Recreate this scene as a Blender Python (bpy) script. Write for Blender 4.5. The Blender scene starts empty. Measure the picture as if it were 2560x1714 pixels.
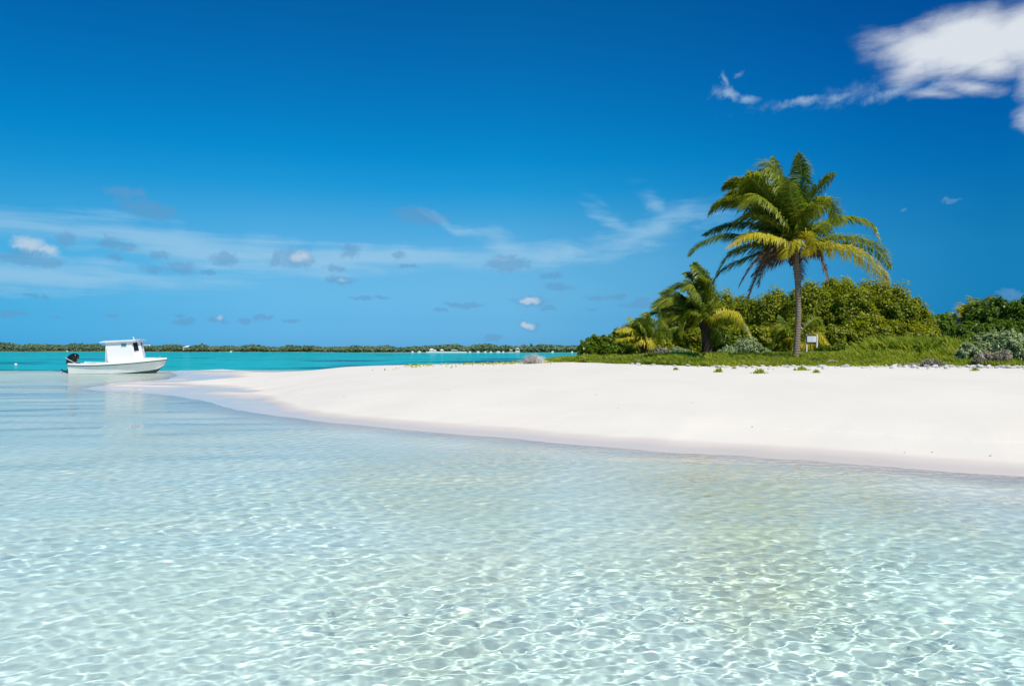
import bpy, math
import numpy as np
from mathutils import Vector

# ------------------------------------------------------------------ camera, sky, sun, exposure
sc = bpy.context.scene
col = sc.collection
EYE = 1.6                       # eye height above the water, metres
F = 2560 * 24 / 36              # focal length in photo pixels
HZ = 873.0                      # row of the horizon in the photo

cam = bpy.data.cameras.new('camera')
cam.lens = 24
cam.clip_start = 0.05
cam.clip_end = 20000
cam_o = bpy.data.objects.new('camera', cam)
col.objects.link(cam_o)
cam_o.location = (0, 0, EYE)
cam_o.rotation_euler = (math.radians(90.54), 0, 0)
sc.camera = cam_o

SUN = np.array((0.31, -0.46, 0.832))
SUN /= np.linalg.norm(SUN)

world = bpy.data.worlds.new('World')
sc.world = world
world.use_nodes = True


class NT:
    """small helper for writing node trees"""
    def __init__(s, tree):
        s.t = tree

    def n(s, kind, ins=None, **props):
        nd = s.t.nodes.new(kind)
        for k, v in props.items():
            setattr(nd, k, v)
        for k, v in (ins or {}).items():
            if isinstance(v, bpy.types.NodeSocket):
                s.t.links.new(v, nd.inputs[k])
            else:
                nd.inputs[k].default_value = v
        return nd

    def math(s, op, a, b=0.0, c=0.0, clamp=False):
        return s.n('ShaderNodeMath', {0: a, 1: b, 2: c}, operation=op, use_clamp=clamp).outputs[0]

    def vmath(s, op, a, b=(0, 0, 0)):
        return s.n('ShaderNodeVectorMath', {0: a, 1: b}, operation=op).outputs[0]

    def noise(s, vec, scale, detail=3, rough=.5, dist=0.0):
        return s.n('ShaderNodeTexNoise', {'Vector': vec, 'Scale': scale, 'Detail': detail, 'Roughness': rough, 'Distortion': dist})

    def rng(s, v, a, b, c=0.0, d=1.0, interp='SMOOTHSTEP'):
        return s.n('ShaderNodeMapRange', {'Value': v, 'From Min': a, 'From Max': b, 'To Min': c, 'To Max': d}, interpolation_type=interp).outputs[0]

    def mix(s, f, a, b):
        m = s.n('ShaderNodeMix', data_type='RGBA')
        for i, v in ((0, f), (6, a), (7, b)):
            if isinstance(v, bpy.types.NodeSocket):
                s.t.links.new(v, m.inputs[i])
            else:
                m.inputs[i].default_value = v
        return m.outputs[2]

    def mapping(s, v, loc=(0, 0, 0), rot=(0, 0, 0), scale=(1, 1, 1)):
        return s.n('ShaderNodeMapping', {'Vector': v, 'Location': loc, 'Rotation': rot, 'Scale': scale}).outputs[0]

    def ramp(s, fac, stops, interp='LINEAR'):
        r = s.n('ShaderNodeValToRGB', {0: fac})
        cr = r.color_ramp
        cr.interpolation = interp
        while len(cr.elements) < len(stops):
            cr.elements.new(0.5)
        for e, (p, c) in zip(cr.elements, stops):
            e.position = p
            e.color = (*c, 1)
        return r.outputs[0]


def lin(r, g, b):
    f = lambda c: (c / 12.92 if c <= .04045 else ((c + .055) / 1.055) ** 2.4)
    return (f(r / 255), f(g / 255), f(b / 255), 1)


def build_world():
    t = NT(world.node_tree)
    bg = world.node_tree.nodes['Background']
    sky = t.n('ShaderNodeTexSky', sky_type='NISHITA', sun_disc=False)
    sky.sun_elevation = math.asin(SUN[2])
    sky.sun_rotation = math.atan2(SUN[0], SUN[1])
    sky.air_density = 1.0
    sky.dust_density = 0.2
    sky.ozone_density = 2.0
    geo = t.n('ShaderNodeTexCoord').outputs['Generated']
    sep = t.n('ShaderNodeSeparateXYZ', {0: geo})
    az = t.math('ARCTAN2', sep.outputs[0], sep.outputs[1])
    el = t.math('ARCSINE', sep.outputs[2])
    e01 = t.math('DIVIDE', el, math.radians(60), clamp=True)
    # polarised clear-air tint by elevation
    tint = t.ramp(e01, SKY_TINT)
    base = t.vmath('MULTIPLY', sky.outputs[0], tint)
    # darkest band of the polarised sky to the right, a little darker at the far left
    azf = t.ramp(t.math('MULTIPLY_ADD', az, 0.6, 0.5, clamp=True),
                 [(0, (.4, .8, .88)), (.126, (.5, .87, .92)), (.3, (.9, .97, .98)), (.5, (1, 1, 1)), (.62, (.75, .9, .94)), (.71, (.42, .77, .88)), (.79, (.17, .61, .78)), (.87, (.07, .51, .70)), (1, (.07, .5, .7))])
    base = t.vmath('MULTIPLY', base, azf)
    base = t.vmath('MULTIPLY', base, (SKY_K, SKY_K, SKY_K))

    # clouds in the sky's own azimuth / elevation (degrees)
    P = t.n('ShaderNodeCombineXYZ', {0: t.math('MULTIPLY', az, 57.2958), 1: t.math('MULTIPLY', el, 57.2958), 2: 0.0}).outputs[0]

    def pos(px, py):
        X = (px - 1280) / F
        Z = -(py - HZ) / F
        return math.degrees(math.atan(X)), math.degrees(math.atan2(Z, math.hypot(X, 1)))

    def blobs(vec, items):
        """union of soft ellipses: (photo x, photo y, half width, half height in px, tilt deg, weight)"""
        acc = None
        for it in items:
            px, py, w, h, rot, wt = it
            a, e = pos(px, py)
            k = math.cos(math.radians(a))
            sw, sh = math.degrees(w / F) * k * k, math.degrees(h / F) * k
            # texture mapping: subtract, rotate, scale
            m = t.n('ShaderNodeMapping', {'Vector': vec, 'Location': (a, e, 0), 'Rotation': (0, 0, math.radians(rot)), 'Scale': (sw, sh, 1)}, vector_type='TEXTURE').outputs[0]
            g = t.n('ShaderNodeTexGradient', {0: m}, gradient_type='SPHERICAL').outputs[1]
            if wt != 1:
                g = t.math('MULTIPLY', g, wt)
            acc = g if acc is None else t.math('MAXIMUM', acc, g)
        return acc

    nz = t.noise(P, .22, 5, .5)
    warp = t.vmath('MULTIPLY', t.vmath('SUBTRACT', nz.outputs[1], (.5, .5, .5)), (3.2, 2.2, 0))
    PW = t.vmath('ADD', P, warp)
    nf = t.noise(P, 1.1, 7, .62)
    warp2 = t.vmath('MULTIPLY', t.vmath('SUBTRACT', nf.outputs[1], (.5, .5, .5)), (1.6, .9, 0))
    PF = t.vmath('ADD', P, warp2)

    # A. big soft white cloud, upper right
    PB = t.vmath('ADD', P, t.vmath('ADD', t.vmath('MULTIPLY', warp, (.12, .1, 0)), t.vmath('MULTIPLY', warp2, (.42, .38, 0))))
    big = blobs(PB, [(2330, 122, 175, 84, -8, 1.3), (2430, 105, 235, 100, -10, 1.6), (2560, 85, 230, 95, -4, 1.4), (2300, 155, 130, 60, 25, 1.0), (2480, 160, 150, 60, -10, 1.0), (2240, 95, 120, 42, -10, .6), (2190, 110, 90, 60, -40, .32), (2650, 80, 260, 130, 0, 1.3),
                     (2600, 190, 85, 100, 0, .85), (2600, 280, 80, 65, 0, .7), (2440, 215, 130, 30, -14, .8), (2350, 232, 140, 20, -10, .5)])
    st = t.noise(t.mapping(P, rot=(0, 0, math.radians(-35)), scale=(.5, 1.6, 1)), .5, 5, .6).outputs[0]
    bigd = t.math('MULTIPLY', t.rng(t.math('ADD', big, t.math('MULTIPLY', t.math('SUBTRACT', st, .5), .9)), .02, 1.05, 0, 1), t.rng(big, 0, .2))
    # B. hooked wisp and streak
    wisp = blobs(PF, [(1812, 205, 16, 38, 12, .8), (1828, 232, 42, 17, -35, .95), (1868, 247, 55, 15, -8, .9), (1848, 182, 26, 14, 30, .55), (1800, 228, 60, 30, 0, .4),
                      (2010, 252, 95, 16, 3, .85), (2100, 240, 90, 16, 8, .72), (2230, 230, 130, 24, 8, .7), (2330, 215, 90, 26, 16, .6), (2130, 232, 190, 40, 6, .45), (1960, 262, 230, 30, 2, .3)])
    wd = t.math('MULTIPLY', t.rng(t.math('ADD', wisp, t.math('MULTIPLY', t.math('SUBTRACT', nf.outputs[0], .5), .9)), .12, .95, 0, .60), t.rng(wisp, 0, .3))
    # C. cirrus sheet over the bay
    cir = blobs(PW, [(1150, 570, 150, 22, -27, .7), (1260, 610, 180, 40, -22, .75), (1400, 630, 330, 46, 6, .85), (1600, 590, 250, 55, 14, .9), (1530, 545, 130, 26, -35, .6),
                     (1700, 560, 190, 70, 12, .6), (1640, 520, 120, 40, -45, .45), (1500, 500, 90, 18, -40, .3), (1080, 540, 80, 14, -25, .5)])
    cn = t.noise(t.mapping(P, rot=(0, 0, math.radians(22)), scale=(.35, 1.5, 1)), .55, 6, .62, .6).outputs[0]
    cd = t.math('MULTIPLY', t.rng(t.math('ADD', cir, t.math('MULTIPLY', t.math('SUBTRACT', cn, .5), 1.7)), .0, 1.0, 0, .62), t.rng(cir, 0, .35))
    # D. pale veil low in the left
    veil = blobs(PW, [(60, 690, 560, 60, 0, 1.1), (480, 615, 760, 66, -4, .95), (900, 645, 600, 50, 0, 1.0), (150, 570, 330, 26, -4, .6), (1150, 655, 260, 26, 0, .6), (300, 700, 600, 40, 2, .6), (-300, 660, 500, 90, 0, .8)])
    vn = t.noise(t.mapping(P, rot=(0, 0, math.radians(6)), scale=(.13, 1.5, 1)), .7, 6, .62, .3).outputs[0]
    vd = t.math('MULTIPLY', t.rng(t.math('ADD', veil, t.math('MULTIPLY', t.math('SUBTRACT', vn, .5), 1.7)), -.05, .95, 0, .58), t.rng(veil, 0, .25))
    # E. small cumulus puffs: grey-blue body, some with lit heads
    puffs = [(70, 640, 62, 26, 0), (165, 597, 34, 20, 0), (40, 648, 70, 16, 0), (130, 655, 40, 14, 0), (275, 608, 30, 20, 0), (315, 616, 36, 13, 0), (288, 643, 26, 8, 0), (398, 636, 30, 14, 0), (365, 522, 90, 24, -6),
             (382, 672, 32, 12, 0), (452, 668, 52, 19, -5), (520, 680, 22, 8, 0), (562, 648, 42, 20, 0), (740, 645, 58, 28, 0), (690, 650, 22, 16, 0), (876, 626, 30, 20, 20), (836, 671, 30, 12, 0), (850, 700, 44, 14, 0),
             (998, 638, 22, 11, 0), (1020, 665, 34, 6, 0), (1270, 660, 64, 24, 0), (1375, 690, 34, 10, 0), (1395, 717, 50, 10, -4), (75, 737, 20, 6, -8), (115, 741, 18, 6, 0), (30, 783, 42, 9, 0), (150, 793, 14, 5, 0), (280, 790, 18, 5, 0),
             (460, 803, 34, 10, 0), (540, 800, 40, 11, 0), (612, 802, 24, 9, 0), (655, 795, 30, 9, 10), (450, 786, 16, 5, 0), (730, 802, 30, 5, 0), (905, 746, 40, 6, 0), (955, 744, 26, 6, 0), (1172, 762, 50, 8, 0), (1100, 773, 22, 6, 0), (1140, 760, 30, 5, 0),
             (1330, 752, 56, 15, 0), (1370, 770, 26, 8, 0), (1320, 814, 34, 14, -20), (1490, 742, 30, 7, 0), (1540, 743, 40, 8, 0), (1610, 748, 22, 6, 0), (1600, 762, 60, 10, 0), (1480, 775, 16, 5, 0), (1230, 845, 34, 10, 0), (1050, 540, 80, 22, -8),
             (1740, 770, 50, 8, 0), (2380, 500, 30, 7, 0), (2530, 738, 50, 14, -20), (2260, 526, 10, 4, 0), (310, 480, 70, 14, 0)]
    pf = blobs(PF, [(a, b, c * 1.35, d * 1.45, r, 1) for a, b, c, d, r in puffs])
    pdn = t.math('ADD', pf, t.math('MULTIPLY', t.math('SUBTRACT', t.noise(P, 1.6, 5, .6).outputs[0], .5), .9))
    pd = t.math('MULTIPLY', t.rng(pdn, .18, .66, 0, .75), t.rng(pf, 0, .3))
    heads = blobs(PF, [(72, 610, 70, 30, -8, 1), (120, 625, 45, 22, 0, .9), (750, 640, 46, 24, 0, .9), (1325, 750, 40, 13, 0, 1.1), (1318, 812, 30, 13, -15, 1.1), (548, 795, 20, 12, 0, .7), (855, 700, 34, 10, 0, .5), (1260, 648, 40, 14, 0, .4), (2528, 735, 30, 12, -20, .3)])
    hd = t.rng(t.math('ADD', heads, t.math('MULTIPLY', t.math('SUBTRACT', nf.outputs[0], .5), .6)), .12, .8, 0, .85)

    def c(r, g, b):
        return tuple(x / SKY_S for x in lin(r, g, b)[:3]) + (1,)
    out = t.mix(vd, base, c(165, 205, 232))
    out = t.mix(cd, out, c(160, 203, 232))
    out = t.mix(t.math('MULTIPLY', pd, .68), out, c(100, 152, 196))
    out = t.mix(t.math('MULTIPLY', hd, .9), out, c(196, 212, 228))
    out = t.mix(wd, out, c(170, 200, 225))
    out = t.mix(t.math('MULTIPLY', bigd, .93), out, c(226, 232, 238))
    world.node_tree.links.new(out, bg.inputs[0])
    bg.inputs[1].default_value = SKY_S


SKY_S = 0.10
SKY_K = 1.343
SKY_TINT = [(0.0028, (0.11, 0.4034, 1.0)), (0.0408, (0.1526, 0.4404, 0.8317)), (0.0743, (0.2148, 0.5248, 0.7968)), (0.1241, (0.2674, 0.6404, 0.8298)),
            (0.1732, (0.1749, 0.6675, 0.872)), (0.2161, (0.05, 0.6541, 0.9139)), (0.2582, (0.012, 0.6263, 0.9324)), (0.3093, (0.009, 0.575, 0.9175)),
            (0.3587, (0.009, 0.5297, 0.8915)), (0.4061, (0.0092, 0.4914, 0.8512)), (0.4497, (.0095, .46, .81)), (1.0, (.012, .40, .72))]
build_world()

sl = bpy.data.lights.new('sun', 'SUN')
sl.energy = 4.8
sl.angle = math.radians(0.5)
sl.color = (1, .95, .865)
sl.cycles.is_caustics_light = True
sun_o = bpy.data.objects.new('sun', sl)
col.objects.link(sun_o)
sun_o.rotation_euler = Vector(SUN).to_track_quat('Z', 'Y').to_euler()
sun_o.location = (0, 0, 60)
sc.view_settings.view_transform = 'Standard'
sc.view_settings.look = 'None'
sc.view_settings.exposure = 0
sc.view_settings.gamma = 1
sc.cycles.transparent_max_bounces = 16
sc.cycles.max_bounces = 10

rng = np.random.default_rng(7)


# ------------------------------------------------------------------ helpers
def tag(o, label=None, cat=None, group=None, kind=None):
    if label: o['label'] = label
    if cat: o['category'] = cat
    if group: o['group'] = group
    if kind: o['kind'] = kind
    return o


def empty(name, loc):
    o = bpy.data.objects.new(name, None)
    o.empty_display_size = .2
    o.location = loc
    col.objects.link(o)
    return o


def at(px, py, D):
    """photo pixel at distance D (metres ahead) -> a point in the place"""
    return np.array(((px - 1280) / F * D, D, EYE - (py - HZ) / F * D))


class MB:
    """collects verts and faces for ONE mesh object"""
    def __init__(s):
        s.v, s.f, s.c, s.nv, s.mi = [], [], [], 0, []

    def add(s, verts, faces, tint=0.5, mi=0):
        verts = np.asarray(verts, float).reshape(-1, 3)
        s.v.append(verts)
        for f in faces:
            s.f.append(tuple(i + s.nv for i in f))
            s.mi.append(mi)
        s.c.append(np.full(len(verts), tint) if np.isscalar(tint) else np.asarray(tint, float))
        s.nv += len(verts)
        return s

    def box(s, lo, hi, tint=.5, mi=0):
        x0, y0, z0 = lo
        x1, y1, z1 = hi
        v = [(x0, y0, z0), (x1, y0, z0), (x1, y1, z0), (x0, y1, z0), (x0, y0, z1), (x1, y0, z1), (x1, y1, z1), (x0, y1, z1)]
        return s.add(v, [(0, 3, 2, 1), (4, 5, 6, 7), (0, 1, 5, 4), (1, 2, 6, 5), (2, 3, 7, 6), (3, 0, 4, 7)], tint, mi)

    def prism(s, poly, vec, tint=.5, mi=0):
        """closed polygon extruded by vec"""
        p = np.asarray(poly, float)
        n = len(p)
        v = np.vstack([p, p + np.asarray(vec, float)])
        f = [tuple(range(n))[::-1], tuple(range(n, 2 * n))] + [(i, (i + 1) % n, n + (i + 1) % n, n + i) for i in range(n)]
        return s.add(v, f, tint, mi)

    def tube(s, pts, rad, n=8, tint=.5, mi=0, flat=1.0):
        pts = np.asarray(pts, float)
        rad = np.broadcast_to(np.asarray(rad, float), (len(pts),))
        T = np.gradient(pts, axis=0)
        T /= np.linalg.norm(T, axis=1)[:, None] + 1e-9
        ref = np.array((0, 1, 0.)) if abs(T[0][1]) < .9 else np.array((1, 0, 0.))
        V = []
        for p, d, r in zip(pts, T, rad):
            a = np.cross(d, ref); a /= np.linalg.norm(a) + 1e-9
            b = np.cross(d, a)
            th = np.arange(n) / n * 2 * math.pi
            V.append(p + r * (np.cos(th)[:, None] * a + flat * np.sin(th)[:, None] * b))
        m = len(pts)
        fs = [(k * n + i, k * n + (i + 1) % n, (k + 1) * n + (i + 1) % n, (k + 1) * n + i) for k in range(m - 1) for i in range(n)]
        fs += [tuple(range(n))[::-1], tuple(range((m - 1) * n, m * n))]
        return s.add(np.vstack(V), fs, tint, mi)

    def build(s, name, mats, parent=None, smooth=False):
        me = bpy.data.meshes.new(name)
        v = np.vstack(s.v)
        me.from_pydata(v.tolist(), [], s.f)
        if not isinstance(mats, (list, tuple)): mats = [mats]
        for m in mats: me.materials.append(m)
        if len(mats) > 1: me.polygons.foreach_set('material_index', np.array(s.mi, np.int32))
        if smooth: me.polygons.foreach_set('use_smooth', np.ones(len(me.polygons), bool))
        a = me.attributes.new('tint', 'FLOAT', 'POINT')
        a.data.foreach_set('value', np.concatenate(s.c).astype(np.float32))
        me.update()
        o = bpy.data.objects.new(name, me)
        col.objects.link(o)
        if parent: o.parent = parent
        return o


def quads(name, V, mat, parent=None, tint=None, smooth=False, k=4):
    """V: (n,k,3) faces, no shared vertices"""
    V = np.asarray(V, np.float32)
    n = len(V)
    me = bpy.data.meshes.new(name)
    me.vertices.add(n * k)
    me.vertices.foreach_set('co', V.reshape(-1))
    me.loops.add(n * k)
    me.loops.foreach_set('vertex_index', np.arange(n * k, dtype=np.int32))
    me.polygons.add(n)
    me.polygons.foreach_set('loop_start', np.arange(0, n * k, k, dtype=np.int32))
    me.update(); me.validate()
    me.materials.append(mat)
    a = me.attributes.new('tint', 'FLOAT', 'POINT')
    tt = np.repeat(rng.random(n) if tint is None else tint, k).astype(np.float32)
    a.data.foreach_set('value', tt)
    o = bpy.data.objects.new(name, me)
    col.objects.link(o)
    if parent: o.parent = parent
    return o


def sheet(name, X, Y, Z, attrs, mat):
    n, m = X.shape
    v = np.stack([X, Y, Z], -1).reshape(-1, 3).astype(np.float32)
    i = np.arange(n * m).reshape(n, m)
    f = np.stack([i[:-1, :-1], i[:-1, 1:], i[1:, 1:], i[1:, :-1]], -1).reshape(-1, 4)
    me = bpy.data.meshes.new(name)
    me.vertices.add(len(v)); me.vertices.foreach_set('co', v.ravel())
    me.loops.add(f.size); me.loops.foreach_set('vertex_index', f.ravel().astype(np.int32))
    me.polygons.add(len(f)); me.polygons.foreach_set('loop_start', np.arange(0, f.size, 4, dtype=np.int32))
    me.update(); me.validate()
    if me.polygons[0].normal.z < 0: me.flip_normals()
    me.polygons.foreach_set('use_smooth', np.ones(len(f), bool))
    for k, val in attrs.items():
        a = me.attributes.new(k, 'FLOAT', 'POINT')
        a.data.foreach_set('value', np.ascontiguousarray(val, np.float32).ravel())
    me.materials.append(mat)
    o = bpy.data.objects.new(name, me)
    col.objects.link(o)
    return o


def vnoise(x, y, s, seed=0, octv=4):
    """value noise, numpy"""
    out = 0; amp = 1; tot = 0
    for k in range(octv):
        u, v = x / s * 2 ** k + 17.3 * k, y / s * 2 ** k - 9.1 * k
        iu, iv = np.floor(u), np.floor(v)
        fu, fv = u - iu, v - iv
        fu, fv = fu * fu * (3 - 2 * fu), fv * fv * (3 - 2 * fv)
        def h(a, b):
            q = np.sin(a * 127.1 + b * 311.7 + seed * 74.7) * 43758.5453
            return q - np.floor(q)
        n = (h(iu, iv) * (1 - fu) + h(iu + 1, iv) * fu) * (1 - fv) + (h(iu, iv + 1) * (1 - fu) + h(iu + 1, iv + 1) * fu) * fv
        out = out + amp * n; tot += amp; amp *= .5
    return out / tot * 2 - 1


def sstep(a, b, x):
    t = np.clip((x - a) / (b - a), 0, 1)
    return t * t * (3 - 2 * t)


# ------------------------------------------------------------------ lie of the land
# waterline of the sand island (metres; x to the right, y away)
SHORE = np.array([(90, -6), (34, 2.2), (14, 6.7), (8.8, 7.95), (6.45, 8.7), (4.35, 10.0), (2.3, 10.7), (.2, 12.2), (-2, 13.5), (-4, 15.0), (-6.6, 17.3), (-8.4, 19.6), (-9.8, 21.5),
                  (-11.6, 23.5), (-14.2, 25.6), (-17.6, 28.0), (-19.0, 32), (-18.6, 36), (-20.5, 42), (-23.5, 47), (-25.5, 51.5), (-22, 52.5), (-16, 49), (-8, 45), (0, 43), (6, 45),
                  (12, 60), (24, 78), (60, 95), (130, 100), (130, -6)], float)


def sdist(x, y):
    """signed distance to the waterline, positive on land"""
    P, Q = SHORE, np.roll(SHORE, -1, 0)
    d2 = np.full(x.shape, 1e12)
    inside = np.zeros(x.shape, bool)
    for (x0, y0), (x1, y1) in zip(P, Q):
        ex, ey = x1 - x0, y1 - y0
        t = np.clip(((x - x0) * ex + (y - y0) * ey) / (ex * ex + ey * ey), 0, 1)
        d2 = np.minimum(d2, (x - x0 - t * ex) ** 2 + (y - y0 - t * ey) ** 2)
        if y0 != y1:
            c = ((y0 > y) != (y1 > y)) & (x < ex * (y - y0) / (y1 - y0) + x0)
            inside ^= c
    d = np.sqrt(d2)
    return np.where(inside, d, -d)


def far_y(x):
    """distance of the far shore"""
    return 345 + 190 * sstep(-20, -420, x) + 20 * vnoise(x, x * 0, 60, 3, 2) - 25 * sstep(20, 200, x)


def height(x, y, detail=True):
    d = sdist(x, y)
    d = d + (.30 * vnoise(x, y, 3.1, 81, 2) + .10 * vnoise(x, y, .8, 82, 2)) * np.exp(-(d / 4) ** 2)
    m = np.interp(x, [-26, -22, -18, -13, -9, -4, 2, 6, 200], [.16, .22, .36, .60, .80, .92, 1.0, 1.05, 1.08])
    L = np.interp(x, [-20, -8, 0, 10], [7.5, 6.5, 6.0, 6.0])
    di = np.maximum(d, 0)
    inset = 3.2 * sstep(-3.5, -12.5, x + .8 * vnoise(x, y, 3, 6, 2)) * sstep(13, 19, y) * sstep(56, 50, y)
    d0 = di
    di = np.maximum(di - inset, 0)
    beach = 1.16 * m * (1 - np.exp(-di / L)) * (1 - .60 * np.exp(-(di / 1.1) ** 1.5)) + .002 * np.clip(di - 14, 0, 40)
    # flat wet apron at the head of the spit, with tongues of dry sand running out into it
    tong = vnoise(x * .30 + y * .12, y, 1.5, 5, 3)
    lowz = sstep(.30, .02, beach) * sstep(.2, 2.4, inset)
    beach = beach + .028 * sstep(0, .5, d0) * sstep(0, 1.2, inset) + lowz * sstep(.4, 1.6, d0) * np.clip(tong * .16, -.004, .12)
    do = np.maximum(-d, 0)
    shelf = -(.014 * (1 - np.exp(-do / .05)) + .03 * do / (1 + do) + .26 * (1 - np.exp(-(do / 3.4) ** 1.25)) + .005 * do)
    deep = sstep(47, 60, y + 3 * vnoise(x, y, 18, 9, 3)) * 2.3
    right_deep = -.22 * sstep(1.0, 6.5, do) * sstep(1.0, 5.5, x + .15 * (10 - y))
    sea = np.maximum(shelf - deep + right_deep, -3.2)
    z = np.where(d > 0, beach, sea)
    fy = far_y(x)
    z = np.where(y > fy - 30, np.maximum(z, -2.6 + 3.2 * sstep(fy - 30, fy + 12, y)), z)
    if detail:
        near = np.exp(-np.hypot(x, y) / 60)
        z = z + near * (.010 * vnoise(x, y, 1.6, 1, 3) + .03 * vnoise(x, y, 6, 2, 2) * (z > .25))
        rip = np.sin((x * .35 + y * .94 + .25 * vnoise(x, y, 1.2, 11, 2)) * 2 * math.pi / .34)
        z = z + .007 * rip * sstep(-.06, -.16, z) * (y < 30)
    return z


def gz(x, y):
    return float(height(np.array([float(x)]), np.array([float(y)]), False)[0])


GX = [-30, .4, 1.6, 2.8, 5, 6.7, 9.5, 13, 16, 24, 60]
GY = [60, 60, 31.5, 28, 24, 21.8, 21.6, 20.8, 19.8, 18, 12]


def grass_edge(x):
    return np.interp(x, GX, GY)


# ------------------------------------------------------------------ materials
def new_mat(name):
    m = bpy.data.materials.new(name)
    m.use_nodes = True
    return m, NT(m.node_tree), m.node_tree.nodes['Principled BSDF']


def attr(t, name):
    return t.n('ShaderNodeAttribute', attribute_name=name).outputs['Fac']


def sand_mat():
    m, t, b = new_mat('sand')
    pos = t.n('ShaderNodeNewGeometry').outputs['Position']
    z = t.n('ShaderNodeSeparateXYZ', {0: pos}).outputs[2]
    n1 = t.noise(pos, .5, 4).outputs[0]
    n2 = t.noise(pos, 14, 5, .7).outputs[0]
    n3 = t.noise(pos, 120, 3, .7).outputs[0]
    dry = t.mix(t.rng(n1, .3, .7), (.725, .69, .605, 1), (.69, .655, .57, 1))
    dry = t.mix(t.rng(n2, .62, .8, 0, .35), dry, (.62, .585, .51, 1))
    dry = t.mix(t.rng(n3, .3, .75, 0, .25), dry, (.63, .595, .52, 1))
    zz = t.math('ADD', z, t.math('MULTIPLY', t.math('SUBTRACT', t.noise(t.mapping(pos, scale=(.5, 1, 0)), 1.1, 4).outputs[0], .5), .05))
    wet = t.rng(zz, .105, .060)
    wetc = t.mix(t.rng(n3, .3, .75), (.58, .53, .475, 1), (.64, .59, .53, 1))
    c = t.mix(wet, dry, wetc)
    # submerged sand, its colour lightened to stand in for bounced sunlight under water
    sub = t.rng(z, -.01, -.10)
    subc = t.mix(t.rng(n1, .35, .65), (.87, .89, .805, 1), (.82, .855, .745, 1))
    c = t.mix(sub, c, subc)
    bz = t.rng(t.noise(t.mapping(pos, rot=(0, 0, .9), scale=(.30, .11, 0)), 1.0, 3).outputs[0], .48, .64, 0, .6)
    c = t.mix(t.math('MULTIPLY', t.math('MAXIMUM', t.math('MULTIPLY', bz, .7), attr(t, 'beige_patch')), sub), c, (.76, .70, .47, 1))
    # soil and litter below the grass
    c = t.mix(t.math('MULTIPLY', attr(t, 'veg'), t.rng(n2, .35, .5, .55, 1)), c, (.19, .20, .04, 1))
    # seagrass meadows on the sea floor
    c = t.mix(attr(t, 'meadow'), c, (.02, .10, .24, 1))
    t.t.links.new(c, b.inputs['Base Color'])
    t.t.links.new(t.rng(zz, .085, .015, .9, t.rng(t.n('ShaderNodeSeparateXYZ', {0: pos}).outputs[0], -9, -2, .16, .34)), b.inputs['Roughness'])
    bh = t.math('ADD', t.math('MULTIPLY', n2, .02), t.math('MULTIPLY', n3, .004))
    bm = t.n('ShaderNodeBump', {'Height': bh, 'Distance': .5, 'Strength': t.rng(zz, .02, .12, .05, .5)})
    t.t.links.new(bm.outputs[0], b.inputs['Normal'])
    return m


def water_mat():
    m = bpy.data.materials.new('water')
    m.use_nodes = True
    m.node_tree.nodes.clear()
    t = NT(m.node_tree)
    pos = t.n('ShaderNodeNewGeometry').outputs['Position']
    dep = attr(t, 'depth')
    dist = t.n('ShaderNodeVectorMath', {0: pos}, operation='LENGTH').outputs['Value']
    # ripples too fine for the sheet, stronger far out where the sheet is coarse
    w1 = t.noise(t.mapping(pos, rot=(0, 0, .3), scale=(.55, 1, 1)), 5.5, 3, .6).outputs[0]
    w2 = t.noise(t.mapping(pos, rot=(0, 0, .2), scale=(.5, 1, 1)), 1.1, 4, .6).outputs[0]
    h = t.math('ADD', t.math('MULTIPLY', w1, .012), t.math('MULTIPLY', t.math('MULTIPLY', w2, t.rng(dist, 14, 50)), .10))
    bump = t.n('ShaderNodeBump', {'Height': h, 'Distance': 1.0, 'Strength': t.rng(dist, 3, 14, 0.35, 1)})
    tr = t.n('ShaderNodeCombineXYZ', {0: t.math('EXPONENT', t.math('MULTIPLY', t.math('ADD', dep, t.math('MULTIPLY', t.math('MAXIMUM', t.math('SUBTRACT', dep, .6), 0), 3.4)), -.41)),
                                      1: t.math('EXPONENT', t.math('MULTIPLY', dep, -.055)),
                                      2: t.math('EXPONENT', t.math('MULTIPLY', dep, -.010))}).outputs[0]
    rf = t.n('ShaderNodeBsdfRefraction', {'Color': tr, 'Roughness': 0.0, 'IOR': 1.33})
    gl = t.n('ShaderNodeBsdfGlossy', {'Roughness': .04, 'Normal': bump.outputs[0]})
    fr = t.n('ShaderNodeFresnel', {'IOR': 1.33, 'Normal': bump.outputs[0]}).outputs[0]
    gust = t.noise(t.mapping(pos, rot=(0, 0, .06), scale=(.05, .34, 0)), 1.0, 6, .65).outputs[0]
    gk = t.math('MULTIPLY_ADD', t.math('SUBTRACT', gust, .5), t.rng(dist, 10, 60, .5, 3.2), 1.0)
    k = t.math('MULTIPLY', t.math('MULTIPLY', fr, gk), t.rng(dist, 20, 60, 1.1, .34), clamp=True)
    mx = t.n('ShaderNodeMixShader', {0: k, 1: rf.outputs[0], 2: gl.outputs[0]})
    out = t.n('ShaderNodeOutputMaterial', {0: mx.outputs[0]})
    return m


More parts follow.
